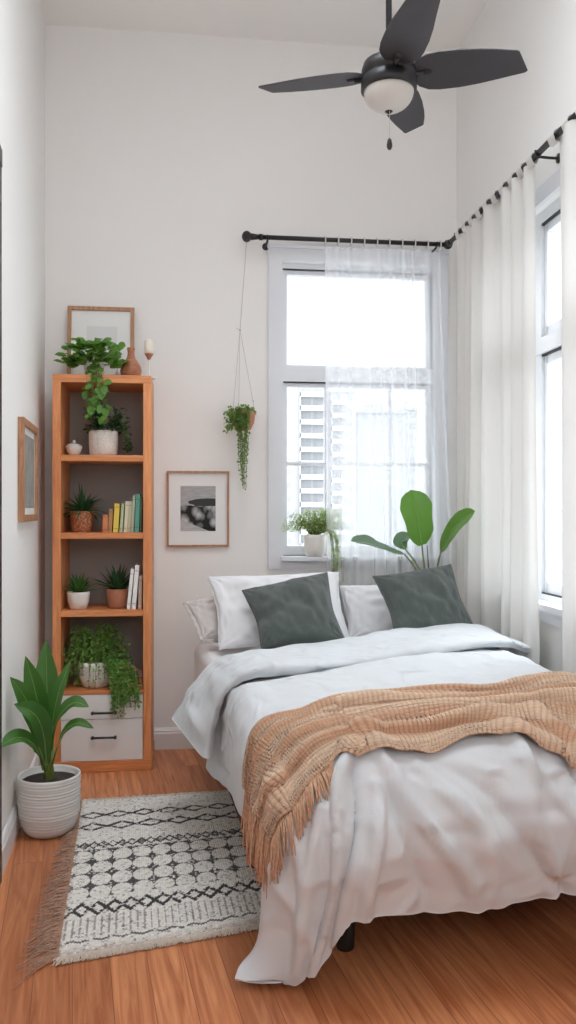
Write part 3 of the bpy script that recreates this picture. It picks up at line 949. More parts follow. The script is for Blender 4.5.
def vine(b, bs, pts, n, ln, wd, jitter=.008, r=.0012):
    """stem along pts with leaflets left and right"""
    pts = np.array(pts, float)
    tt = np.linspace(0, 1, len(pts)); T = np.linspace(0, 1, max(8, n // 2))
    q = np.stack([np.interp(T, tt, pts[:, k]) for k in range(3)], 1)
    # smooth
    for _ in range(2): q[1:-1] = (q[:-2] + q[1:-1] * 2 + q[2:]) / 4
    bs.tube(q, r, 5)
    for i in range(n):
        s = (i + RNG.random()) / n
        c = V(*[np.interp(s, T, q[:, k]) for k in range(3)])
        d = RNG.normal(size=3); d[2] = d[2] * .5 - .1
        leaflet(b, c + RNG.normal(size=3) * jitter * .3, d, ln * (.7 + .6 * RNG.random()), wd * (.7 + .6 * RNG.random()))


def shelf_pos(px, Y, z): q = on_y(px, 500, Y); return (q[0], Y, z)


# lidded bowl
t = thing('lidded_bowl', 'small white bowl with a knobbed lid on the top shelf of the bookcase', 'bowl', shelf_pos(74, 4.31, SH[0] + .001))
b = MB(); b.lathe([(.018, 0), (.024, .004), (.034, .02), (.040, .040), (.041, .048), (.037, .046)], seg=32); b.build('bowl', M['ceram'], t)
b = MB(); b.lathe([(.040, .049), (.034, .055), (.018, .061), (.006, .063), (.006, .068), (.009, .073), (.005, .079), (.0005, .080)], seg=32); b.build('lid', M['ceram'], t)

# pebbled pot with trailing plant
pp = shelf_pos(103.5, 4.33, SH[0] + .001)
t = thing('potted_plant', 'dark trailing plant in a pebbled white pot on the top shelf of the bookcase', 'plant', pp, 'plants on the bookcase')
pot([(.062, 0), (.070, .008), (.073, .06), (.074, .118), (.072, .128), (.066, .129), (.066, .11)], M['pebble'], t, (.066, .115))
fb, sb = MB(), MB()
for i in range(190):
    a = RNG.random() * 2 * PI; r = .02 + .085 * RNG.random(); h = .12 + .12 * RNG.random()
    c = V(math.cos(a) * r + .02, math.sin(a) * r * .8 - .01, h)
    leaflet(fb, c, (math.cos(a), math.sin(a), .3), .03, .02)
for k in range(7):
    x1 = .09 + .02 * RNG.random(); y1 = -.05 + .10 * RNG.random()
    vine(fb, sb, [(.02, -.02, .15), (.07, y1 * .5, .19), (x1 + .01, y1, .14), (x1 + .03, y1, .06), (x1 + .01 + .02 * RNG.random(), y1, .008 + .03 * RNG.random())], 34, .017, .013)
for k in range(4):
    vine(fb, sb, [(-.01, 0, .13), (-.02 - .01 * k, -.02, .2), (-.02 + .02 * k, -.04, .26)], 12, .03, .024)
fb.build('foliage', M['leafC'], t); sb.build('stems', M['stem'], t)

# top plant with hanging vines
pp = shelf_pos(94, 4.33, BT + .001)
t = thing('potted_plant', 'bushy bright green plant on top of the bookcase, vines hanging over its edge', 'plant', pp, 'plants on the bookcase')
pot([(.038, 0), (.044, .005), (.05, .06), (.052, .075), (.047, .076), (.046, .065)], M['potw'], t, (.046, .068))
fb, sb = MB(), MB()
def round_leaf(b, c, d, sz, nrm):
    c = np.array(c); d = np.array(d, float); d /= np.linalg.norm(d)
    rib = [c + d * sz * q + V(0, 0, -.18 * sz * q * q) for q in np.linspace(0, 1, 7)]
    b.ribbon_leaf(rib, sz * .85, nrm, .12, 2, prof=[(0, .05), (.15, .55), (.4, .98), (.65, .95), (.88, .55), (1, .03)], wave=.05)
for i in range(170):
    a = RNG.random() * 2 * PI; el = RNG.random() ** .8 * 1.35
    R_ = .06 + .09 * RNG.random()
    c = V(math.cos(a) * math.cos(el) * R_ * 1.08, math.sin(a) * math.cos(el) * R_ * .6 - .035, .045 + math.sin(el) * R_ * 1.0)
    c[2] = max(c[2], .02)
    out = V(math.cos(a), math.sin(a) * .8 - .3, .15 + .3 * RNG.random())
    round_leaf(fb, c, out, .042 + .026 * RNG.random(), V(math.cos(a) * .3, -.75, .8) + RNG.normal(size=3) * .25)
for k in range(24):
    a = RNG.random() * 2 * PI
    sb.tube([(0, 0, .06), (math.cos(a) * .04, math.sin(a) * .04 - .01, .1), (math.cos(a) * .1, math.sin(a) * .06 - .03, .10 + .05 * RNG.random())], .0016, 5)
# two longer leaves on top
for dx, dz in ((-.065, .15), (.02, .165)):
    sb.tube([(0, -.02, .06), (dx * .6, -.04, dz * .7), (dx, -.05, dz)], .0018, 5)
    round_leaf(fb, (dx, -.05, dz - .02), (.05, -.1, 1), .055, (0, -1, .1))
yv = BY0 - 4.33
for k in range(9):
    x0 = -.02 + .10 * RNG.random() - .03; drop = .10 + .17 * RNG.random()
    vine(fb, sb, [(0, -.02, .07), (x0 * .7, yv * .7, .05), (x0, yv - .02, .01), (x0 + .02, yv - .03, -drop * .5), (x0 + .04 * RNG.random(), yv - .025, -drop)], 9, .032, .026)
for k in range(20):
    c = V(-.03 + .10 * RNG.random(), yv - .035 - .01 * RNG.random(), -.02 - .2 * RNG.random())
    round_leaf(fb, c, RNG.normal(size=3) * .6 + V(0, -.2, -.6), .034 + .012 * RNG.random(), (RNG.normal() * .3, -1, .3))
fb.build('foliage', M['leafB'], t); sb.build('stems', M['stem'], t)

# vase, candle holder
t = tag(MB().lathe([(.030, 0), (.042, .005), (.052, .022), (.055, .042), (.049, .066), (.034, .090), (.022, .108), (.0175, .125), (.017, .140), (.021, .158), (.020, .160), (.015, .157), (.014, .14)],
        seg=40).build('bud_vase', M['vase'], None, loc=None), 'brown turned wooden vase with a slim neck atop the bookcase', 'vase')
t.location = shelf_pos(131, 4.34, BT + .001)
t = thing('candle_holder', 'pale candle in a small cup on a slender stem atop the bookcase', 'candle holder', shelf_pos(149, 4.33, BT + .001))
b = MB(); b.lathe([(.034, 0), (.034, .003), (.012, .006), (.004, .012), (.003, .06), (.003, .098), (.006, .106), (.012, .112)], seg=28); b.build('glass_stem', M['ceram'], t)
b = MB(); b.lathe([(.006, .100), (.012, .112), (.020, .124), (.0235, .130), (.006, .132)], seg=28); b.build('cup', M['vase'], t)
b = MB(); b.lathe([(.0225, .128), (.0245, .150), (.0240, .196), (.020, .200), (.0005, .198)], seg=28); b.tube([(0, 0, .198), (.001, 0, .208)], .001, 5); b.build('candle', M['candle'], t)
# dry seed sprig beside the vase
t = thing('dried_sprig', 'tiny dried flower sprig standing between the plant and the wooden vase', 'dried flower', shelf_pos(117, 4.37, BT + .001))
b = MB(); b.lathe([(.012, 0), (.013, .02), (.006, .035), (.006, .045)], seg=16); b.build('bottle', M['ceram'], t)
b = MB(); b.tube([(0, 0, .04), (.003, 0, .08), (.006, 0, .115)], .0012, 5)
for k in range(14): leaflet(b, (.006 + RNG.normal() * .005, RNG.normal() * .005, .112 + RNG.normal() * .007), RNG.normal(size=3), .013, .008)
b.build('flower_head', M['stemb'], t)

# woven pot with spiky plant
def spiky(t, n, ln, wd, el0, el1, z0, m, droop=.4, seed=1, name='foliage', c=(0, 0), ys=1.0):
    r = np.random.default_rng(seed); b = MB()
    for i in range(n):
        a = i * 2.399 + r.random() * .5; el = el0 + (el1 - el0) * (i / n) + r.normal() * .07
        L_ = ln * (.75 + .45 * r.random())
        pts = []
        for q in np.linspace(0, 1, 7):
            hr = math.cos(el) * L_ * q; hz = math.sin(el) * L_ * q - droop * L_ * q * q * math.cos(el)
            pts.append((c[0] + math.cos(a) * (hr + .006), c[1] + math.sin(a) * (hr + .006) * ys, z0 + hz))
        nr = (-math.cos(a) * math.sin(el), -math.sin(a) * math.sin(el), math.cos(el) + .01)
        b.ribbon_leaf(pts, wd * (.8 + .4 * r.random()), nr, .45, 2, prof=[(0, .6), (.25, .95), (.5, .9), (.8, .5), (1, .02)])
    return b.build(name, m, t)


t = thing('potted_plant', 'spiky grass plant in a copper woven pot on the second shelf', 'plant', shelf_pos(82.5, 4.33, SH[1] + .001), 'plants on the bookcase')
pot([(.046, 0), (.050, .006), (.057, .06), (.062, .100), (.063, .106), (.057, .107), (.055, .09)], M['woven'], t, (.055, .094))
spiky(t, 90, .150, .012, .15, 1.4, .095, M['leafC'], .5, 3)

# books
M['book'] = {}
def book(px, w, h, col, lab, z, lean=0.0, depth=.15, y=4.245, gname='books on the second shelf', ty='paperback_book'):
    q = on_y(px, 500, y)
    t = thing(ty, lab, 'book', (q[0], y, z + .0015), gname)
    t.rotation_euler = (0, lean, 0)
    m = mat('cover_' + lab[:12].replace(' ', '_'), col, .6, var=.08, vscale=12)
    b = MB(); b.box((0, 0, 0), (.0016, depth, h)); b.box((w - .0016, 0, 0), (w, depth, h)); b.box((.0016, 0, 0), (w - .0016, .0018, h))
    b.build('cover', m, t, smooth=False)
    b = MB(); b.box((.0016, .002, .002), (w - .0016, depth - .004, h - .003)); b.build('pages', M['mount'], t, smooth=False)
    bb = MB()
    for f in (.12, .86): bb.box((.002, -.0006, h * f), (w - .002, .0004, h * f + .004))
    bb.build('spine_band', mat('band_' + lab[:8].replace(' ', '_'), tuple(c * .55 for c in col[:3]) + (1,), .6), t, smooth=False)
    return t


z = SH[1]
bk = [(102.3, .030, .088, (205, 126, 84), 'short orange book, leftmost in the row on the second shelf', .03),
      (108.0, .022, .118, (176, 128, 80), 'tan book between the orange and the yellow ones', .05),
      (113.0, .029, .145, (226, 196, 82), 'bright yellow book on the second shelf', .06),
      (119.4, .017, .145, (176, 186, 150), 'sage green thin book just right of the yellow one', .08),
      (123.6, .020, .156, (216, 206, 176), 'cream book in the middle of the row', .07),
      (127.4, .017, .156, (190, 180, 150), 'beige thin book left of the grey green one', .06),
      (130.8, .015, .188, (176, 180, 160), 'tall grey green book beside the teal book', .06),
      (134.6, .024, .192, (92, 160, 140), 'tall teal book on the second shelf', .04),
      (139.6, .011, .178, (56, 92, 80), 'dark green book, rightmost in the row', .02)]
xr = BX1 - s_ - .0015
# place right to left so that each leans on its right neighbour
for px, w, h, c, l, ln in bk:
    book(px, w * .86, h, srgb(*c), l, z, lean=ln * .9)
t_ = book(126.6, .017, .205, srgb(232, 230, 228), 'tall white magazine touching the terracotta pot on the third shelf', SH[2], .10, gname='magazines on the third shelf', ty='magazine')
t_ = book(131.4, .021, .222, srgb(240, 240, 240), 'tallest white magazine, the middle one of three on the third shelf', SH[2], .085, gname='magazines on the third shelf', ty='magazine')
t_ = book(138.3, .016, .165, srgb(196, 176, 160), 'shorter beige magazine against the right side of the third shelf', SH[2], .02, gname='magazines on the third shelf', ty='magazine')

# third shelf plants
t = thing('potted_plant', 'small green succulent in a plain white pot on the third shelf', 'plant', shelf_pos(78.5, 4.30, SH[2] + .001), 'plants on the bookcase')
pot([(.036, 0), (.042, .004), (.053, .035), (.057, .075), (.0575, .086), (.053, .087), (.051, .075)], M['ceram'], t, (.051, .078))
spiky(t, 28, .108, .024, .35, 1.45, .078, M['leafA'], .15, 5)
t = thing('potted_plant', 'dark pointed succulent in a terracotta pot on the third shelf', 'plant', shelf_pos(117.5, 4.33, SH[2] + .001), 'plants on the bookcase')
pot([(.043, 0), (.047, .005), (.053, .06), (.055, .090), (.055, .096), (.050, .097), (.049, .085)], M['terra'], t, (.049, .088))
spiky(t, 38, .130, .021, .35, 1.45, .088, M['leafC'], .12, 6)

# fern on the drawers
pp = shelf_pos(96, 4.335, SH[3] + .001)
t = thing('potted_fern', 'lush trailing fern in a white pot just above the drawers', 'plant', pp, 'plants on the bookcase')
pot([(.056, 0), (.070, .006), (.084, .05), (.088, .10), (.086, .128), (.080, .13), (.078, .11)], M['pebble'], t, (.078, .118))
fb, sb = MB(), MB()
for i in range(170):
    a = RNG.random() * 2 * PI; R_ = .05 + .125 * RNG.random() ** .7; up = .08 + .19 * RNG.random()
    ca, sa = math.cos(a), math.sin(a) * .62
    if sa > 0: sa *= .7
    dn = RNG.random() * .12 if math.sin(a) < .2 else .02
    vine(fb, sb, [(ca * .03, sa * .03, .12), (ca * R_ * .55, sa * R_ * .55, .12 + up), (ca * R_, sa * R_, .12 + up * .5 - dn * .3), (ca * R_ * 1.12, sa * R_ * 1.1, .12 - dn)], 15, .014, .011, r=.0008)
for k in range(60):   # spills over the right side of the drawers
    x1 = .085 + .135 * RNG.random(); z1 = -.02 - .12 * RNG.random() * (1 if x1 < .15 else .55)
    vine(fb, sb, [(.04, -.03, .14), (x1 * .8, -.10, .14), (x1, -.145, .05 + .05 * RNG.random()), (x1 + .01, -.15, z1)], 24, .014, .011, r=.0008)
fb.build('foliage', M['leafD'], t); sb.build('stems', M['stem'], t)
fb, sb = MB(), MB()
M['dryleaf'] = mat('leaf_dry', srgb(196, 150, 110), .7, var=.2, transl=.3)
for k in range(4):
    x1 = .215 + .014 * RNG.random()
    vine(fb, sb, [(.10, -.12, .10), (x1 - .01, -.148, .14), (x1 + .01, -.15, .09), (x1 + .012, -.15, .02 - .03 * RNG.random())], 16, .010, .007, r=.0008)
o = fb.build('dry_tendrils', M['dryleaf'], t)

# ------------------------------------------------------------------ big floor plant
pc = V(-.545, 3.45, 0)
t = thing('potted_plant', 'large broad leaved plant in a white ribbed pot on the floor by the left wall', 'plant', pc)
rng2 = np.random.default_rng(4)
prof = [(.070, 0), (.086, .004), (.100, .020)]
zz = np.linspace(.026, .222, 70)
for q in zz:
    base_r = np.interp(q, [0, .03, .08, .14, .20, .235], [.090, .104, .119, .1235, .1235, .1235])
    prof.append((base_r + .0011 * math.sin(q * 2 * PI / .0112) + .0009 * math.sin(q * 411 + 1) + .0006 * math.sin(q * 970), q))
prof += [(.1235, .228), (.1225, .234), (.1165, .235), (.113, .228), (.112, .205)]
def wobf(th, z): return .004 * np.sin(th * 3 + z * 60) + .003 * np.sin(th * 7 + z * 140)
pot(prof, M['potw'], t, (.112, .207), seg=64, wob=wobf)
def pxleaf(t, pts, width, m, name='leaf', fold=.3, prof=None, nrm=(0, -1, .15), stem=None, wave=.02, n=22, sr=.004, bm='stem'):
    """pts: (px, py, Y) from base to tip"""
    P = np.array([on_y(a, b_, c) for a, b_, c in pts]) - np.array(t.location)
    k = len(P); tt = np.linspace(0, 1, k); T_ = np.linspace(0, 1, n)
    # Catmull-Rom
    Pe = np.vstack([2 * P[0] - P[1], P, 2 * P[-1] - P[-2]])
    out = []
    for s in T_:
        x = min(s * (k - 1), k - 1 - 1e-6); i = int(x); f = x - i
        a, b_, c, d = Pe[i], Pe[i + 1], Pe[i + 2], Pe[i + 3]
        out.append(.5 * ((2 * b_) + (-a + c) * f + (2 * a - 5 * b_ + 4 * c - d) * f * f + (-a + 3 * b_ - 3 * c + d) * f ** 3))
    out = np.array(out)
    b = MB(); b.ribbon_leaf(out, width, nrm, fold, 4, prof=prof, wave=wave)
    o = b.build(name, m, t)
    nr_ = np.array(nrm, float); Tt = np.gradient(out, axis=0); S_ = np.cross(Tt, nr_); Nn = np.cross(S_, Tt); Nn /= np.linalg.norm(Nn, axis=1)[:, None]
    MB().tube(out + Nn * .0012, np.linspace(.0024, .0006, n), 5).build('midrib', M['vein'], o)
    if stem is not None:
        Q = np.array([on_y(a, b_, c) for a, b_, c in stem]) - np.array(t.location)
        Q = np.vstack([Q, out[:2]])
        s = MB(); s.tube(Q, np.linspace(sr * 1.3, sr * .7, len(Q)), 6); s.build('leaf_stalk', M[bm], o)
    return o


LP = [(0, .10), (.12, .22), (.3, .62), (.5, .97), (.65, 1), (.8, .82), (.92, .42), (1, .02)]
Yb = 3.45
pxleaf(t, [(47, 772, Yb), (46, 735, Yb - .0), (47, 690, Yb + .02), (45.6, 640, Yb + .04)], .105, M['leafA'], prof=LP)
pxleaf(t, [(45, 772, Yb), (42, 735, Yb - .03), (36, 695, Yb - .08), (25.5, 656, Yb - .12)], .085, M['leafA'], prof=LP, nrm=(.2, -1, .2))
pxleaf(t, [(43, 770, Yb - .02), (37, 730, Yb - .08), (25, 698, Yb - .16), (10, 677, Yb - .24)], .07, M['leafA'], prof=LP, nrm=(.1, -1, .6))
pxleaf(t, [(49, 772, Yb), (52, 730, Yb - .02), (58, 695, Yb - .03), (71, 660, Yb - .0)], .060, M['leafA'], prof=LP, nrm=(-.5, -1, .2))
pxleaf(t, [(46, 770, Yb - .03), (44, 738, Yb - .09), (35, 715, Yb - .16), (14, 704, Yb - .22)], .085, M['leafA'], prof=LP, nrm=(.3, -1, .6))
pxleaf(t, [(51, 735, Yb - .05), (60, 715, Yb - .1), (74, 703, Yb - .13), (89, 707, Yb - .14)], .062, M['leafA'], nrm=(.1, -.7, .9), stem=[(49, 772, Yb)], prof=LP)
pxleaf(t, [(57, 748, Yb - .07), (65, 731, Yb - .12), (78, 723, Yb - .15), (94, 728.5, Yb - .17)], .042, M['leafA'], nrm=(.1, -.8, .9), stem=[(50, 772, Yb)], prof=LP)
pxleaf(t, [(40, 757, Yb - .05), (33, 744, Yb - .12), (18, 737.5, Yb - .22), (-1, 747, Yb - .32)], .068, M['leafA'], nrm=(.1, -1, .7), stem=[(46, 773, Yb)], prof=LP)
pxleaf(t, [(47, 765, Yb - .05), (45, 745, Yb - .07), (42, 722, Yb - .09), (38, 700, Yb - .09)], .035, M['leafA'], prof=LP)
pxleaf(t, [(46, 768, Yb - .05), (40, 750, Yb - .08), (34, 740, Yb - .1), (24, 731, Yb - .12)], .022, M['leafA'], prof=LP)
b = MB()
for k in range(11):
    a = k * .6; b.tube([(math.cos(a) * .018, math.sin(a) * .018, .20), (math.cos(a) * .010, math.sin(a) * .01, .27), (math.cos(a) * .02, math.sin(a) * .012 - .01, .33 + .03 * (k % 3))], [.008, .007, .004], 7)
b.build('stems', M['stem'], t)

# ------------------------------------------------------------------ banana-leaf plant behind the bed
pc = V(1.315, 4.31, 0)
t = thing('potted_plant', 'tall plant with big paddle leaves rising behind the right green cushion', 'plant', pc)
pot([(.055, 0), (.06, .005), (.072, .12), (.078, .26), (.079, .30), (.073, .301), (.071, .28)], M['potw'], t, (.071, .285))
Yp = 4.31
roots = [(431, 706, Yp), (431, 640, Yp)]
BL = [(0, .25), (.10, .55), (.25, .8), (.45, .85), (.7, 1), (.88, .78), (.97, .35), (1, .03)]
pxleaf(t, [(422, 545, Yp), (419, 528, Yp - .02), (415, 508, Yp - .03), (411, 490, Yp - .02)], .185, M['leafBig'], fold=.22, nrm=(.1, -1, .1), stem=roots + [(425, 575, Yp)], prof=BL, sr=.005, wave=.03)
pxleaf(t, [(404, 554, Yp), (388, 551, Yp - .06), (370, 544, Yp - .10), (351, 541, Yp - .12)], .14, M['leafBigD'], fold=.25, nrm=(.05, -.45, 1), stem=roots + [(421, 577, Yp), (411, 562, Yp)], prof=BL, sr=.005, wave=.04)
pxleaf(t, [(405, 549, Yp + .03), (401, 543, Yp + .04), (404, 538, Yp + .06), (411, 534, Yp + .08)], .10, M['leafBigD'], fold=.3, nrm=(-.3, -.5, 1), stem=roots + [(423, 575, Yp), (414, 560, Yp)], prof=BL, sr=.0045)
pxleaf(t, [(441, 551, Yp - .2), (448, 537, Yp - .3), (459, 522, Yp - .40), (475, 511, Yp - .50)], .095, M['leafBig'], fold=.2, nrm=(-.55, -1, .55), stem=roots + [(435, 577, Yp - .08)], prof=BL, sr=.0045)
b = MB(); P = np.array([on_y(431, 640, Yp), on_y(429, 575, Yp - .03), on_y(427, 545, Yp - .04)]) - np.array(t.location)
b.tube(P, [.005, .004, .002], 6); b.build('leaf_stalk', M['stemb'], t)

# ------------------------------------------------------------------ window sill plant
q = on_y(315, 553, 4.535)
t = thing('potted_plant', 'wispy pale green plant in a white pot on the back window sill', 'plant', (q[0], 4.535, OZ0 + .001))
pot([(.044, 0), (.050, .004), (.060, .04), (.063, .10), (.064, .118), (.059, .119), (.058, .105)], M['ceram'], t, (.058, .108))
fb, sb = MB(), MB()
for i in range(190):
    a = RNG.random() * 2 * PI; R_ = .05 + .12 * RNG.random(); up = .05 + .13 * RNG.random()
    ca, sa = math.cos(a), math.sin(a) * .3 - .12
    if sa > 0: sa *= .3
    vine(fb, sb, [(ca * .02, sa * .02, .11), (ca * R_ * .6, sa * R_ * .6, .13 + up * .8), (ca * R_, sa * R_, .13 + up * .75), (ca * (R_ + .025), sa * R_ * 1.1, .12 + up * .2)], 10, .010, .008, r=.0006)
for i in range(26):
    x1 = .07 + .05 * RNG.random(); zz_ = -.02 - .21 * RNG.random() ** .8
    vine(fb, sb, [(.03, -.02, .13), (x1 * .8, -.05, .16), (x1, -.085, .08), (x1 + .012 * RNG.normal(), -.10, zz_)], 20, .010, .008, r=.0006)
fb.build('foliage', M['leafE'], t); sb.build('stems', M['stem'], t)

# ------------------------------------------------------------------ hanging planter
q = on_y(241, 412, RY)
q = q + V(.012, 0, 0)
t = thing('hanging_planter', 'terracotta hanging pot of trailing string plant hung from the curtain rod', 'hanging plant', (q[0], RY, q[2]))
pot([(.02, -.10), (.04, -.095), (.058, -.06), (.065, -.02), (.066, 0), (.061, .001), (.060, -.015)], M['terra'], t, (.06, -.012))
knot = on_y(240, 330, RY) - np.array(t.location); topp = V(0 + (rx0 - .012) - q[0] + .0, 0, RZ - .012 - q[2])
b = MB()
b.tube([topp, knot], .0015, 5)
for a in (.1, 2.6, 4.3):
    b.tube([knot, (math.cos(a) * .064, math.sin(a) * .03, 0), (math.cos(a) * .060, math.sin(a) * .03, -.03)], .0013, 5)
b.sphere(knot, .006, 8, 6); b.tube([knot, knot + V(-.02, -.005, .008)], .0012, 5)
b.sphere((.06, 0, .02), .004, 6, 4); b.sphere((.055, 0, .06), .004, 6, 4)
b.build('hanger_cord', M['twine'], t)
fb, sb = MB(), MB()
for i in range(620):
    a = RNG.random() * 2 * PI; r_ = .082 * RNG.random() ** .5
    x_ = math.cos(a) * r_ - .020; z_ = .02 + .03 * RNG.random() - abs(x_ + .018) * .3 - (.12 * RNG.random() if x_ < .01 else .01)
    y_ = math.sin(a) * r_ * .9 - (.02 if z_ < -.01 else 0)
    if z_ < -.01: y_ = -.055 - .02 * RNG.random()
    leaflet(fb, (x_, y_, z_), RNG.normal(size=3), .016, .013)
for i in range(34):
    x1 = -.045 + .075 * RNG.random(); dd = .15 + .34 * RNG.random() ** 1.1
    dd = min(dd, .47 - abs(x1 + .0) * 3.2)
    vine(fb, sb, [(x1 * .5, -.02, .01), (x1, -.062, .0), (x1 * .9, -.076, -.08), (x1 * .55 + .006 * RNG.normal(), -.07, -dd)], int(26 + dd * 60), .012, .009, r=.0007)
fb.build('foliage', M['leafS'], t); sb.build('stems', M['stem'], t)
THROW_CTRL = [[(.168, .525), (.160, .63), (.182, .755)], [(.27, .515), (.27, .61), (.29, .725)], [(.38, .505), (.38, .60), (.392, .695)],
              [(.49, .465), (.49, .58), (.492, .705)], [(.608, .48), (.60, .57), (.57, .675)], [(.73, .475), (.72, .60), (.69, .755)], [(.87, .465), (.86, .62), (.84, .78)]]
FR_END = .30

# ------------------------------------------------------------------ rug
def pix_floor(px, py): return on_z(px, py, 0)[:2]


rBL, rBR, rFL, rFR = pix_floor(82, 804), V(.20, 3.80), pix_floor(57, 962), pix_floor(276, 924)
nu, nv = 300, 560
uu, vv = np.meshgrid(np.linspace(0, 1, nu), np.linspace(0, 1, nv), indexing='ij')
XY = (rBL * (1 - uu[..., None]) + rBR * uu[..., None]) * (1 - vv[..., None]) + (rFL * (1 - uu[..., None]) + rFR * uu[..., None]) * vv[..., None]
XY[..., 1] += .012 * np.sin(uu * 7 + 1) * (vv > .9) * (vv - .9) * 8
a_ = uu * .645; bb_ = vv * 1.27       # metres
# stitches
st = .0085
sti = np.floor(a_ / st); rowi = np.floor(bb_ / (st * .8))
sh = np.abs(((a_ / st) % 1) - .5) * 2; sr_ = np.abs(((bb_ / (st * .8) + .5 * (sti % 2)) % 1) - .5) * 2
hgt = .0022 * (1 - sh ** 2) + .0022 * (1 - sr_ ** 2)
rn = RNG.random((90, 300)); noise = rn[(sti % 90).astype(int), (rowi % 300).astype(int)]
dark = np.zeros_like(a_)
def tri(x, p): return np.abs(((x / p) % 1) - .5) * 2     # 1..0..1
def band(c, h): return np.abs(bb_ - c) < h
# two zigzag waves
for c, p, am, th in ((.168, .105, .018, .0105), (.198, .105, -.016, .009), (.292, .115, .020, .0115), (.325, .115, -.018, .010)):
    y = c + am * (tri(a_, p) - .5) * 2
    dark = np.maximum(dark, np.abs(bb_ - y) < th)
# chain of diamonds + circle lattice
P_ = .071
for c in (.495,):
    y1 = c + .028 * (tri(a_, P_) - .5) * 2; y2 = c - .028 * (tri(a_, P_) - .5) * 2
    dark = np.maximum(dark, (np.abs(bb_ - y1) < .0085) | (np.abs(bb_ - y2) < .0085))
    dark = np.maximum(dark, .8 * ((np.abs(bb_ - c) < .014) & (tri(a_, P_) < .45)))
# light discs packed in rows, dark knots where four of them meet
lat = (bb_ > .535) & (bb_ < .925)
R_r = .0995
cyc = ((bb_ - .545) / R_r) % 1 - .5
dxc = (((a_ / P_) % 1) - .5) * P_; dyc = cyc * R_r
inside = (dxc / .0345) ** 2 + (dyc / .0475) ** 2
dark = np.maximum(dark, lat * (inside > .98) * .95)
# bold diamonds
c = 1.005; Pb = .103
y1 = c + .038 * (tri(a_, Pb) - .5) * 2; y2 = c - .038 * (tri(a_, Pb) - .5) * 2
dark = np.maximum(dark, (np.abs(bb_ - y1) < .013) | (np.abs(bb_ - y2) < .013))
stripes = ((np.abs(((a_ / .0215) % 1) - .5) < .14) & (bb_ > 1.06) & (bb_ < 1.185))
dark = np.maximum(dark, .55 * stripes)
y1 = 1.205 + .007 * (tri(a_, .06) - .5) * 2
dark = np.maximum(dark, .9 * (np.abs(bb_ - y1) < .006))
# worn look: dark areas broken by light stitches, light areas with specks
k = np.clip(dark, 0, 1) * (noise < .86) + (1 - np.clip(dark, 0, 1)) * (noise < .085) * .55
light = np.array(srgb(228, 223, 216)[:3]); dk = np.array(srgb(66, 62, 62)[:3]); edge = np.array(srgb(170, 150, 136)[:3])
colr = light * (1 - k[..., None]) + dk * k[..., None]
colr = colr * (.82 + .25 * RNG.random((90, 300))[(sti % 90).astype(int), (rowi % 300).astype(int)])[..., None]
ef = np.clip(1 - uu / .03, 0, 1) * (noise < .7)
colr = colr * (1 - ef[..., None] * .8) + edge * ef[..., None] * .8
ef = np.clip((vv - .965) / .035, 0, 1)[..., None] * .6 * (noise < .8)[..., None]
colr = colr * (1 - ef) + edge * ef
pile = .002 + .003 * RNG.random(a_.shape) * (dark < .5)
P3 = np.dstack([XY, .006 + hgt * 1.5 + pile * .6])
P3[0, :, 2] = .001; P3[-1, :, 2] = .001; P3[:, 0, 2] = .001; P3[:, -1, 2] = .001
b = MB(); b.grid(P3[:, ::-1]); b.col = colr[:, ::-1].reshape(-1, 3)
rug = b.build('area_rug', M['rug']); tag(rug, 'cream and charcoal patterned knitted rug with fringe on the wooden floor', 'rug')
def fringe_side(Pa, Pb, outd, n, ln, m, name, spread=.5, r=.0016, skew=0):
    b = MB(); Pa, Pb, outd = map(lambda q: np.array(q, float), (Pa, Pb, outd))
    along = (Pb - Pa) / np.linalg.norm(Pb - Pa)
    for i in range(n):
        s = (i + RNG.random() * .8) / n
        p = Pa * (1 - s) + Pb * s; L_ = (ln[0] * (1 - s) + ln[1] * s) * (.65 + .6 * RNG.random())
        d = outd + along * (RNG.normal() * spread + skew * s)
        e = p + d * L_; mm = (p + e) / 2 + along * RNG.normal() * .004
        b.tube([(p[0] - outd[0] * .006, p[1] - outd[1] * .006, .010), (mm[0], mm[1], .009 + .007 * RNG.random()), (e[0], e[1], .003 + .003 * RNG.random())], [r, r, r * .6], 4, cap=False)
    o = b.build(name, m, rug)
    return o
nl = (rBL - rBR) / np.linalg.norm(rBL - rBR)
fringe_side(rBL, rFL, nl * 1.0 + V(-.1, -.1), 430, (.035, .085), M['rugfb'], 'fringe', .5, r=.0016, skew=.45)
nf_ = (rFL - rBL) / np.linalg.norm(rFL - rBL)
fringe_side(rFL, rFR, nf_, 700, (.024, .022), M['rugfc'], 'fringe', .5)
fringe_side(rBL, rBR, -nf_, 420, (.036, .034), M['rugfc'], 'fringe', .5)

# ------------------------------------------------------------------ bed
BA = math.radians(7.0)
ba = V(math.cos(BA), math.sin(BA)); bb = V(math.sin(BA), -math.cos(BA)); B0 = V(.04, 4.18)
BW_, BL_ = 1.15, 1.93


def W(u, v, z): q = B0 + ba * u + bb * v; return V(q[0], q[1], z)


def D(px, py, zc):
    r = ray(px, py); fwd = r[0] * sY + r[1] * cY
    return r * (zc / fwd) + V(0, 0, CAMZ)


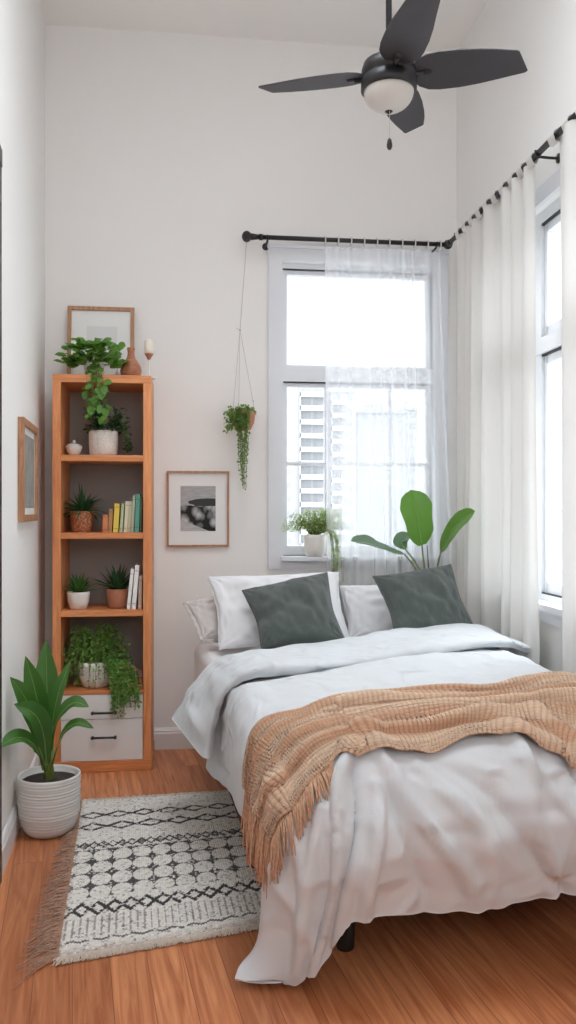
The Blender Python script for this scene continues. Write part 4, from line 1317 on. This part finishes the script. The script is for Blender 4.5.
def rbox(b, u0, u1, v0, v1, z0, z1, r=.04, n=5):
    """rounded box in bed coordinates"""
    poly = []
    for (cu, cv, a0) in ((u1 - r, v1 - r, 0), (u0 + r, v1 - r, PI / 2), (u0 + r, v0 + r, PI), (u1 - r, v0 + r, 1.5 * PI)):
        for k in range(n + 1):
            a = a0 + k / n * PI / 2; poly.append((cu, cv, math.cos(a), math.sin(a)))
    lev = []
    for k in range(n + 1):
        a = k / n * PI / 2; lev.append((r - r * math.sin(a), z0 + r - r * math.cos(a)))
    lev = [(ins, z) for ins, z in lev] + [(ins, z1 - (z - z0)) for ins, z in lev[::-1]]
    vs = []
    for ins, z in lev:
        for cu, cv, c, s in poly:
            vs.append(W(cu + c * (r - ins), cv + s * (r - ins), z))
    m = len(poly); f = []
    for i in range(len(lev) - 1):
        for j in range(m):
            k = (j + 1) % m; f.append((i * m + j, (i + 1) * m + j, (i + 1) * m + k, i * m + k))
    f.append(tuple(range(m))); f.append(tuple(range((len(lev) - 1) * m, len(lev) * m))[::-1])
    return b.add(vs, f)


bed = thing('bed', 'double bed with white mattress and dark frame under the bedding', 'bed', (0, 0, 0))
b = MB(); rbox(b, 0, BW_, 0, BL_, .40, .635, .045); b.build('mattress', M['sheet'], bed)
b = MB(); rbox(b, .10, BW_ - .05, .03, BL_ - .13, .13, .40, .012, 2); b.build('bed_base', M['bedframe'], bed)
for u, v in ((.16, .12), (BW_ - .16, .12), (.215, BL_ - .135), (BW_ - .16, BL_ - .35)):
    b = MB(); c = W(u, v, 0); b.lathe([(.024, 0), (.027, .004), (.033, .135)], c, 16); b.build('leg', M['bedframe'], bed)


# ------------------------------------------------------------------ cloth tools
def cr(Pc, n):
    """Catmull-Rom resample of first axis"""
    k = Pc.shape[0]
    Pe = np.concatenate([2 * Pc[:1] - Pc[1:2], Pc, 2 * Pc[-1:] - Pc[-2:-1]])
    x = np.linspace(0, k - 1 - 1e-9, n); i = x.astype(int); f = (x - i).reshape((-1,) + (1,) * (Pc.ndim - 1))
    a, b, c, d = Pe[i], Pe[i + 1], Pe[i + 2], Pe[i + 3]
    return .5 * ((2 * b) + (-a + c) * f + (2 * a - 5 * b + 4 * c - d) * f ** 2 + (-a + 3 * b - 3 * c + d) * f ** 3)


def surf(ctrl, n, m):
    return np.swapaxes(cr(np.swapaxes(cr(np.array(ctrl, float), n), 0, 1), m), 0, 1)


def normals(P):
    a = np.gradient(P, axis=0); b = np.gradient(P, axis=1)
    n = np.cross(a, b); return n / (np.linalg.norm(n, axis=-1, keepdims=True) + 1e-12)


def smooth_noise(n, m, cells, rng, amp=1.0):
    c = rng.normal(size=(cells[0] + 3, cells[1] + 3))
    return surf(np.dstack([c, c, c]), n, m)[..., 0] * amp


def relax(P, Tg, slack, goal, iters, bend=.3, floor=None, collide=None, lscale=None):
    """position based cloth: keeps the lengths of Tg times slack, pulled softly to Tg"""
    P = P.copy()
    cons = []
    def add(di, dj, k, sl):
        n, m = P.shape[:2]
        A = (slice(max(0, -di), n - max(0, di)), slice(max(0, -dj), m - max(0, dj)))
        B = (slice(max(0, di), n - max(0, -di)), slice(max(0, dj), m - max(0, -dj)))
        L0 = np.linalg.norm(Tg[A] - Tg[B], axis=-1) * sl
        cons.append((A, B, L0, k))
    add(1, 0, 1, slack[0]); add(0, 1, 1, slack[1]); add(1, 1, .4, max(slack)); add(1, -1, .4, max(slack))
    add(3, 0, bend, slack[0]); add(0, 3, bend, slack[1])
    for it in range(iters):
        acc = np.zeros_like(P); cnt = np.full(P.shape[:2], 1e-6)
        for A, B, L0, k in cons:
            d = P[B] - P[A]; l = np.linalg.norm(d, axis=-1)
            c = (d * ((l - L0) / (l + 1e-9) * .5 * k)[..., None])
            acc[A] += c; acc[B] -= c; cnt[A] += 1; cnt[B] += 1
        P += acc / cnt[..., None] * 2.2
        P += (Tg - P) * goal
        if floor is not None: P[..., 2] = np.maximum(P[..., 2], floor)
        if collide is not None: P = collide(P)
    return P


def smooth_grid(P, k=1):
    for _ in range(k):
        Q = P.copy()
        Q[1:-1, 1:-1] = P[1:-1, 1:-1] * .5 + (P[:-2, 1:-1] + P[2:, 1:-1] + P[1:-1, :-2] + P[1:-1, 2:]) * .125
        P = Q
    return P


def thick(P, th, soft=False):
    """closed slab: outer sheet P plus inner sheet, edges joined"""
    n, m = P.shape[:2]; N_ = normals(P)
    I_ = smooth_grid(P, 10) if soft else P; I_ = I_ - (normals(I_) if soft else N_) * th
    I_ = np.where((np.arange(m) == 0)[None, :, None] | (np.arange(m) == m - 1)[None, :, None] | (np.arange(n) == 0)[:, None, None] | (np.arange(n) == n - 1)[:, None, None], P - N_ * th * .5, I_) if soft else I_
    b = MB(); b.grid(P); b.grid(I_[::-1])
    # edge strips
    idx = np.arange(n * m).reshape(n, m); i2 = np.arange(n * m).reshape(n, m)[::-1] + n * m
    ring = list(idx[0, :]) + list(idx[1:, -1]) + list(idx[-1, -2::-1]) + list(idx[-2:0:-1, 0])
    ring2 = list(i2[0, :]) + list(i2[1:, -1]) + list(i2[-1, -2::-1]) + list(i2[-2:0:-1, 0])
    k = len(ring)
    for q in range(k):
        r = (q + 1) % k
        b.f.append((int(ring[q]), int(ring2[q]), int(ring2[r]), int(ring[r])))
    return b


# ------------------------------------------------------------------ duvet
rows = [.74, 1.0, 1.30, 1.60, 1.80, 1.95, 2.05, 2.04]
ctrl = np.zeros((9, 8, 3))
us = [-.02, -.055, -.035, .10, .40, .74, -.20, -.055, 0]
zs = [.27, .43, .645, .700, .715, .72, .725, .69, .56]


def uu_(i, v): return us[i] if i < 6 else min(1.375 - .122 * v, 1.30) + us[i]


for i in range(9):
    for j, v in enumerate(rows[:5]):
        u = uu_(i, v)
        if i == 0: u = [-.03, -.03, -.015, .025, .05][j]
        z_ = zs[i] - (0, 0, .0, .01, .03)[j] * (1 if i > 1 else .3)
        ctrl[i, j] = W(u, v, z_)
for i in range(3, 9):
    ctrl[i, 5] = W(uu_(i, 1.99), 1.99, .60 if i < 8 else .45)
    ctrl[i, 6] = W(uu_(i, 2.09), 2.09, .42 if i < 8 else .36)
    ctrl[i, 7] = W(uu_(i, 2.05), 2.05, .205 if i < 7 else .24)
for j in (0, 1):
    ctrl[1, j] = W(-.04, rows[j], .43); ctrl[2, j] = W(-.012, rows[j], .628); ctrl[3, j] = W(.10, rows[j], .672)
# front left corner, falling to the floor
ctrl[0, 4] = W(.045, 1.76, .235)
ctrl[0, 5] = V(.245, 2.42, .16); ctrl[0, 6] = V(.185, 2.33, .07); ctrl[0, 7] = V(.136, 2.262, .014)
ctrl[1, 4] = W(-.03, 1.78, .42); ctrl[1, 5] = V(.235, 2.33, .38); ctrl[1, 6] = V(.245, 2.24, .20); ctrl[1, 7] = D(284, 982, 2.26)
ctrl[2, 4] = W(-.025, 1.80, .60); ctrl[2, 5] = W(.02, 1.95, .52); ctrl[2, 6] = W(.06, 2.05, .33); ctrl[2, 7] = D(326, 957, 2.23)
ctrl[3, 5] = W(.14, 1.985, .60); ctrl[3, 6] = W(.17, 2.09, .42); ctrl[3, 7] = D(358, 921, 2.18)
NS, NT = 190, 230
T0 = surf(ctrl, NS, NT)
rg = np.random.default_rng(21)
N0 = normals(T0)
if N0[NS // 2, NT // 3, 2] < 0: N0 = -N0
s_g, t_g = np.meshgrid(np.linspace(0, 1, NS), np.linspace(0, 1, NT), indexing='ij')
# large quilting lumps
lump = smooth_noise(NS, NT, (6, 7), rg, .010) + smooth_noise(NS, NT, (14, 16), rg, .004)
front = np.clip((t_g - .66) / .12, 0, 1)
# hanging folds at the foot, fanning from the corner
fold = np.zeros_like(s_g)
for c, k, am, wd in ((.275, -.13, .012, .012), (.335, -.12, .020, .009), (.365, -.09, -.014, .010), (.405, -.02, .022, .010), (.445, .03, -.012, .012), (.47, .07, .020, .009), (.515, .06, .014, .008), (.55, .10, -.016, .013), (.60, .02, .020, .009), (.635, .09, .012, .008), (.68, .03, -.014, .012), (.72, .07, .018, .009), (.79, -.03, .018, .011), (.86, .05, .016, .012), (.16, .06, .012, .022), (.22, -.04, .010, .016)):
    x = s_g - (c + k * (t_g - .8) / .2 + .010 * np.sin(t_g * 22 + c * 40))
    sharp = np.exp(-np.abs(x / wd) ** 1.5)
    fold += am * sharp * np.clip((t_g - .64 - .07 * math.sin(c * 50)) / .14, 0, 1) * (1 - .5 * np.clip((t_g - .95) / .05, 0, 1))
fold *= 1.9
top = np.clip((.72 - t_g) / .1, 0, 1)
crk = smooth_noise(NS, NT, (14, 44), rg, .0030) + smooth_noise(NS, NT, (40, 13), rg, .0040) + smooth_noise(NS, NT, (80, 70), rg, .0006)
calm = np.clip((s_g - .10) / .15, 0, 1) * np.clip((t_g - .6) / .2, 0, 1) + np.clip((.7 - t_g) / .2, 0, 1); calm = np.clip(calm, .12, 1)
crk = crk * calm
P = T0 + N0 * (lump + fold + crk * (1.3 - .6 * top))[..., None] + rg.normal(size=T0.shape) * .0008 * calm[..., None]
Tg = T0 + N0 * (lump + fold + crk * .6)[..., None]
P = relax(P, Tg, (1.03, 1.012), .02, 160, bend=.2, floor=.02)
DUV = smooth_grid(P, 1); DUV[..., 2] = np.maximum(DUV[..., 2], .0195)
if False: pass
dv = thick(DUV, .007)
duvet = dv.build('duvet', M['duvet']); tag(duvet, 'white rumpled duvet covering the bed, one corner touching the floor', 'duvet')

# folded-back top band
fc = np.zeros((8, 6, 3))
# columns across (left hanging flap .. right edge), rows head edge -> crease -> under
F_ = [  # u, v_head, v_fold, z
    (-.175, .70, 1.08, .405), (-.125, .66, 1.12, .52), (-.045, .63, 1.16, .690), (.10, .61, 1.18, .748), (.45, .60, 1.18, .762), (.84, .58, 1.12, .765), (1.14, .56, 1.05, .772), (1.29, .56, 1.00, .725)]
for i, (u, v0, v1, z_) in enumerate(F_):
    fc[i, 0] = W(u, v0 + .02, z_ - .045); fc[i, 1] = W(u, v0, z_ - .015); fc[i, 2] = W(u, v0 * .65 + v1 * .35, z_ + .008)
    fc[i, 3] = W(u, v0 * .3 + v1 * .7, z_ + .008); fc[i, 4] = W(u, v1 - .005, z_ - .006); fc[i, 5] = W(u, v1 - .02, z_ - .034)
EH = [D(172, 718, 3.50), D(191, 690, 3.52), D(212, 664, 3.53), D(247, 652, 3.50), D(340, 641, 3.63)]      # head edge of the band
EC = [D(206, 757, 3.07), D(212, 722, 3.04), D(229, 684, 3.00), D(266, 668, 2.95), D(340, 664, 3.08)]      # its near edge
for i in range(5):
    up = V(-.012, 0, .008) if i < 2 else V(0, 0, .014)
    fc[i, 0] = EH[i] + (V(.01, .004, -.02) if i > 1 else V(.02, 0, -.004)); fc[i, 1] = EH[i]
    fc[i, 2] = EH[i] * .65 + EC[i] * .35 + up; fc[i, 3] = EH[i] * .3 + EC[i] * .7 + up
    fc[i, 4] = EC[i] + up * .4; fc[i, 5] = EC[i] + (V(0, .012, -.028) if i > 1 else V(.02, .012, -.004))
T1 = surf(fc, 170, 70); N1 = normals(T1)
if N1[80, 30, 2] < 0: N1 = -N1
rg = np.random.default_rng(5)
lump = smooth_noise(170, 70, (11, 3), rg, .006) + smooth_noise(170, 70, (30, 3), rg, .003)
P = T1 + N1 * lump[..., None] + rg.normal(size=T1.shape) * .0006
P = relax(P, T1 + N1 * lump[..., None], (1.02, 1.008), .03, 120, bend=.3)
FOLD = smooth_grid(P, 2)
o = thick(FOLD, .006).build('turned_down_edge', M['duvet'], duvet)

# ------------------------------------------------------------------ pillows
def pillow_shape(w, h, N_=90, puff=.055, seed=0, pinch=.055, wr=1.0):
    rg = np.random.default_rng(seed)
    x = np.sin(np.linspace(-1, 1, N_) * PI / 2 * .96) / math.sin(PI / 2 * .96)
    X, Y = np.meshgrid(x, x, indexing='ij')
    e = ((1 - X ** 2).clip(0) * (1 - Y ** 2).clip(0))
    X2 = X * (1 - pinch * (1 - Y ** 2) * np.abs(X) ** 3 * (1 + .25 * np.sin(3 * Y + seed)))
    Y2 = Y * (1 - pinch * (1 - X ** 2) * np.abs(Y) ** 3 * (1 + .25 * np.sin(3 * X + seed * 2)))
    out = []
    for q in (1, -1):
        z = puff * e ** .42 * (1 + .10 * np.sin(2.1 * X + seed) * np.cos(1.7 * Y + seed))
        # creases running in from each corner
        for cx in (-1, 1):
            for cy in (-1, 1):
                dx = (X - cx) * w; dy = (Y - cy) * h; r = np.hypot(dx, dy); th = np.arctan2(dy * -cy, dx * -cx)
                z = z + wr * .0065 * np.sin(th * 13 + rg.random() * 6 + 4 * r) * np.exp(-r / .085) * np.clip(e * 14, 0, 1)
        z = z + wr * e ** .4 * (smooth_noise(N_, N_, (7, 5), rg, .006) + smooth_noise(N_, N_, (18, 13), rg, .0028) + smooth_noise(N_, N_, (32, 9), rg, .0014))
        out.append(np.dstack([X2 * w / 2, Y2 * h / 2, q * z]))
    ed = np.zeros((N_, N_), bool); ed[0] = ed[-1] = True; ed[:, 0] = ed[:, -1] = True
    m = out[0].copy(); m[..., 2] = .002 * np.sin(X * 9 + seed) + .002 * np.sin(Y * 11)
    for P in out: P[ed] = m[ed]
    return out


def place_pillow(name, label, cat, corners, shp, m, th=1.0, bulge=0, flange=0, group=None, dent=None, normal_hint=(0, -1, .4)):
    """corners: TL, TR, BR, BL in world; shp from pillow_shape"""
    TL, TR, BR, BL = [np.array(c, float) for c in corners]
    ex = max(abs(shp[0][0, 0, 0]), abs(shp[0][-1, -1, 0])); ey = max(abs(shp[0][0, 0, 1]), abs(shp[0][-1, -1, 1]))
    nn = np.cross(TR - TL, TL - BL); nn /= np.linalg.norm(nn)
    if np.dot(nn, normal_hint) < 0: nn = -nn
    b = MB(); sheets = []
    for P in shp:
        x = P[..., 0] / ex * .5 + .5; y = P[..., 1] / ey * .5 + .5
        x = x[..., None]; y = y[..., None]
        Q = (TL * (1 - x) + TR * x) * y + (BL * (1 - x) + BR * x) * (1 - y)
        zz = P[..., 2]
        if dent is not None:
            dx, dy, dr, da = dent; zz = zz - np.sign(zz) * np.minimum(np.abs(zz) * .8, da * np.exp(-(((x[..., 0] - dx) / dr) ** 2 + ((y[..., 0] - dy) / dr) ** 2)))
        Q = Q + nn * (zz * th + bulge * 4 * (x[..., 0] * (1 - x[..., 0])))[..., None]
        sheets.append(Q)
    sheets[0] = smooth_grid(sheets[0]); sheets[1] = smooth_grid(sheets[1])
    b.grid(sheets[0]); b.grid(sheets[1][::-1])
    o = b.build(name, m, None)
    tag(o, label, cat, group)
    if flange:
        # piped seam / flange round the edge
        n = sheets[0].shape[0]; A = sheets[0]
        ring = np.concatenate([A[0, :], A[1:, -1], A[-1, -2::-1], A[-2:0:-1, 0]])
        c = ring.mean(0); b = MB(); k = len(ring)
        outd = ring - c; outd /= np.linalg.norm(outd, axis=1)[:, None]
        wv = (.004 * np.sin(np.arange(k) * .55) + .003 * np.sin(np.arange(k) * .21))[:, None] * nn
        o1 = ring + outd * flange + wv
        v = np.concatenate([ring + nn * .0015, o1 + nn * .0015, o1 - nn * .0015, ring - nn * .0015]); f = []
        for i in range(k):
            j = (i + 1) % k
            f += [(i, j, k + j, k + i), (k + i, k + j, 2 * k + j, 2 * k + i), (2 * k + i, 2 * k + j, 3 * k + j, 3 * k + i)]
        b.add(v, f); b.build('flange', m, o)
    else:
        n = sheets[0].shape[0]; A = sheets[0]
        ring = np.concatenate([A[0, :], A[1:, -1], A[-1, -2::-1], A[-2::-1, 0]])
        MB().tube(ring, .0028, 6, cap=False).build('seam', m, o)
    return o


sA = pillow_shape(.66, .44, puff=.075, seed=1, wr=1.4)
sC = pillow_shape(.44, .42, puff=.075, seed=2, pinch=.08, wr=1.2)
sB = pillow_shape(.6, .42, puff=.075, seed=3, wr=1.8)
GP = 'pillows at the head of the bed'
place_pillow('pillow', 'small beige ruffled pillow lying at the far left of the bed', 'pillow', (D(186, 604, 4.02), D(262, 588, 4.16), D(268, 640, 4.02), D(203, 640, 3.88)), sB, M['pillowg'], .85, flange=.018, group=GP)
place_pillow('pillow', 'large white pillow standing behind the left green cushion', 'pillow', (D(208, 577, 3.98), D(338, 572, 4.08), D(350, 642, 3.86), D(220, 649, 3.76)), sA, M['pillow'], .95, flange=.006, group=GP)
place_pillow('pillow', 'slim stone grey pillow, only its edge showing between the white pillows', 'pillow', (D(268, 584, 4.14), D(338, 580, 4.16), D(353, 638, 4.02), D(276, 640, 3.98)), sB, M['pillowd'], .6, group=GP)
place_pillow('pillow', 'pale grey pillow behind the right green cushion', 'pillow', (D(340, 586, 4.10), D(450, 583, 4.16), D(455, 640, 4.0), D(348, 642, 3.95)), sB, M['pillow'], .9, group=GP)
GC = 'dark green square cushions'
place_pillow('cushion', 'dark green cushion leaning on the large white pillow, left of the two', 'cushion', (D(242, 590, 3.80), D(327, 572, 3.86), D(346, 642, 3.62), D(262, 651, 3.56)), sC, M['cush'], .95, group=GC, dent=(.12, .42, .10, .02))
place_pillow('cushion', 'dark green cushion in front of the paddle leaved plant, right of the two', 'cushion', (D(373, 576, 3.88), D(451, 564, 3.94), D(476, 630, 3.78), D(396, 640, 3.70)), sC, M['cush'], .95, group=GC, dent=(.2, .3, .12, .02))

# ------------------------------------------------------------------ throw
DN = normals(DUV)
if DN[NS // 2, NT // 3, 2] < 0: DN = -DN
DS = smooth_grid(DUV, 6); DSN = normals(DS)
if DSN[NS // 2, NT // 3, 2] < 0: DSN = -DSN


def samp(G, s, t):
    n, m = G.shape[:2]
    x = np.clip(s, 0, 1) * (n - 1.001); y = np.clip(t, 0, 1) * (m - 1.001)
    i = x.astype(int); j = y.astype(int); fx = (x - i)[..., None]; fy = (y - j)[..., None]
    return (G[i, j] * (1 - fx) + G[i + 1, j] * fx) * (1 - fy) + (G[i, j + 1] * (1 - fx) + G[i + 1, j + 1] * fx) * fy


TH = np.array(THROW_CTRL, float)       # (across, back->front, 2) in duvet s,t
nU, nV = 420, 190
st_ = surf(np.dstack([TH, TH[..., :1]]), nU, nV)[..., :2]
ug, vg = np.meshgrid(np.linspace(0, 1, nU), np.linspace(0, 1, nV), indexing='ij')
base_ = samp(DS, st_[..., 0], st_[..., 1]); nrm_ = samp(DSN, st_[..., 0], st_[..., 1])
nrm_ /= np.linalg.norm(nrm_, axis=-1, keepdims=True)
rg = np.random.default_rng(9)
fold = np.zeros_like(ug)
for c, am, wd, kk in ((.06, .013, .035, .01), (.17, .016, .04, -.02), (.30, .010, .03, .03), (.44, .024, .05, .06), (.60, .010, .035, -.03), (.72, .026, .05, .05), (.90, .014, .05, -.02)):
    x = vg - (c + kk * np.sin(ug * 5 + c * 9) + .03 * np.sin(ug * 11 + c * 20) * (ug > .4))
    fold += am * (.45 + .55 * np.clip(ug * 2.2, 0, 1)) * (1 + .35 * np.sin(ug * 9 + c * 30)) * np.exp(-(x / wd) ** 2)
fold += smooth_noise(nU, nV, (9, 5), rg, .004)
# ribs run across the throw's width: knit columns
ribp = 1 / 105.0
rib = np.abs(np.sin(PI * ug / ribp)); kn = np.abs(np.sin(PI * vg * 75))
knit = .0034 * rib * 1.0 + .0018 * kn
over = np.maximum(0, 1 - np.minimum(ug, 1) / .02)
TP = base_ + nrm_ * (.016 + fold + knit)[..., None]
tan_ = np.array(srgb(202, 160, 130)[:3]); brn = np.array(srgb(146, 104, 80)[:3]); crm = np.array(srgb(226, 202, 176)[:3])
kk = (1 - rib) ** 1.1 * (.55 + .45 * (1 - kn))
stripe = np.clip(.5 + .9 * np.sin(vg * 2 * PI * 4.4 + .9), 0, 1)
colr = tan_ * (1 - stripe[..., None] * .7) + crm * stripe[..., None] * .7
kk2 = np.clip(kk * 1.25 * (.65 + .35 * (1 - stripe)), 0, 1)[..., None]
colr = colr * (1 - kk2) + brn * kk2
colr = colr * (.88 + .18 * rg.random(ug.shape))[..., None] * (.86 + .14 * kn)[..., None]
n = nU * nV
tb = thick(TP, .009)
tb.col = np.concatenate([colr.reshape(-1, 3), colr[::-1].reshape(-1, 3)])
throw = tb.build('throw_blanket', M['throw']); tag(throw, 'tan knitted throw with long fringe draped across the foot of the bed', 'blanket')
fr = MB()


def tassel(p, d0, L_, r=.0025, jit=.008):
    pts = [p]; d = np.array(d0, float)
    for k in range(5):
        d = d * .65 + V(RNG.normal() * .05, RNG.normal() * .05, -.6); d /= np.linalg.norm(d)
        pts.append(pts[-1] + d * L_ / 5)
    fr.tube(pts, [r, r, r * .95, r * .9, r * .8, r * .5], 5)
n_edge = 110
for i in range(n_edge):          # left end
    v_ = (i + .5) / n_edge; j = int(v_ * (nV - 1)); p = TP[0, j]; d = p - TP[8, j]; d /= np.linalg.norm(d)
    for q in range(2):
        nn = nrm_[0, j]
        tassel(p - nn * .004 + RNG.normal(size=3) * .002, d * .8 + nn * .25, (.14 + .04 * RNG.random()) * (1.0 if q else .8))
nf2 = 84
for i in range(nf2):             # along the near edge, shortening to the right
    u_ = i / nf2 * FR_END; ii = int(u_ * (nU - 1)); p = TP[ii, -1]; d = p - TP[ii, -8]; d /= np.linalg.norm(d)
    L_ = .125 * (1 - .55 * i / nf2) * (.8 + .35 * RNG.random()); nn = nrm_[ii, -1]
    pts = [p - nn * .003]; dd = d * .9 + nn * .4
    for k in range(5):
        dd = dd * .7 + V(RNG.normal() * .07, RNG.normal() * .05, -.42 if i < nf2 * .6 else -.25) ; dd /= np.linalg.norm(dd)
        pts.append(pts[-1] + dd * L_ / 5)
    pts = np.array(pts)
    for _ in range(2): pts[1:] += nn * .004
    fr.tube(pts, [.0027, .0027, .0025, .0024, .0022, .0014], 5)
fr.build('fringe', M['fringe'], throw)
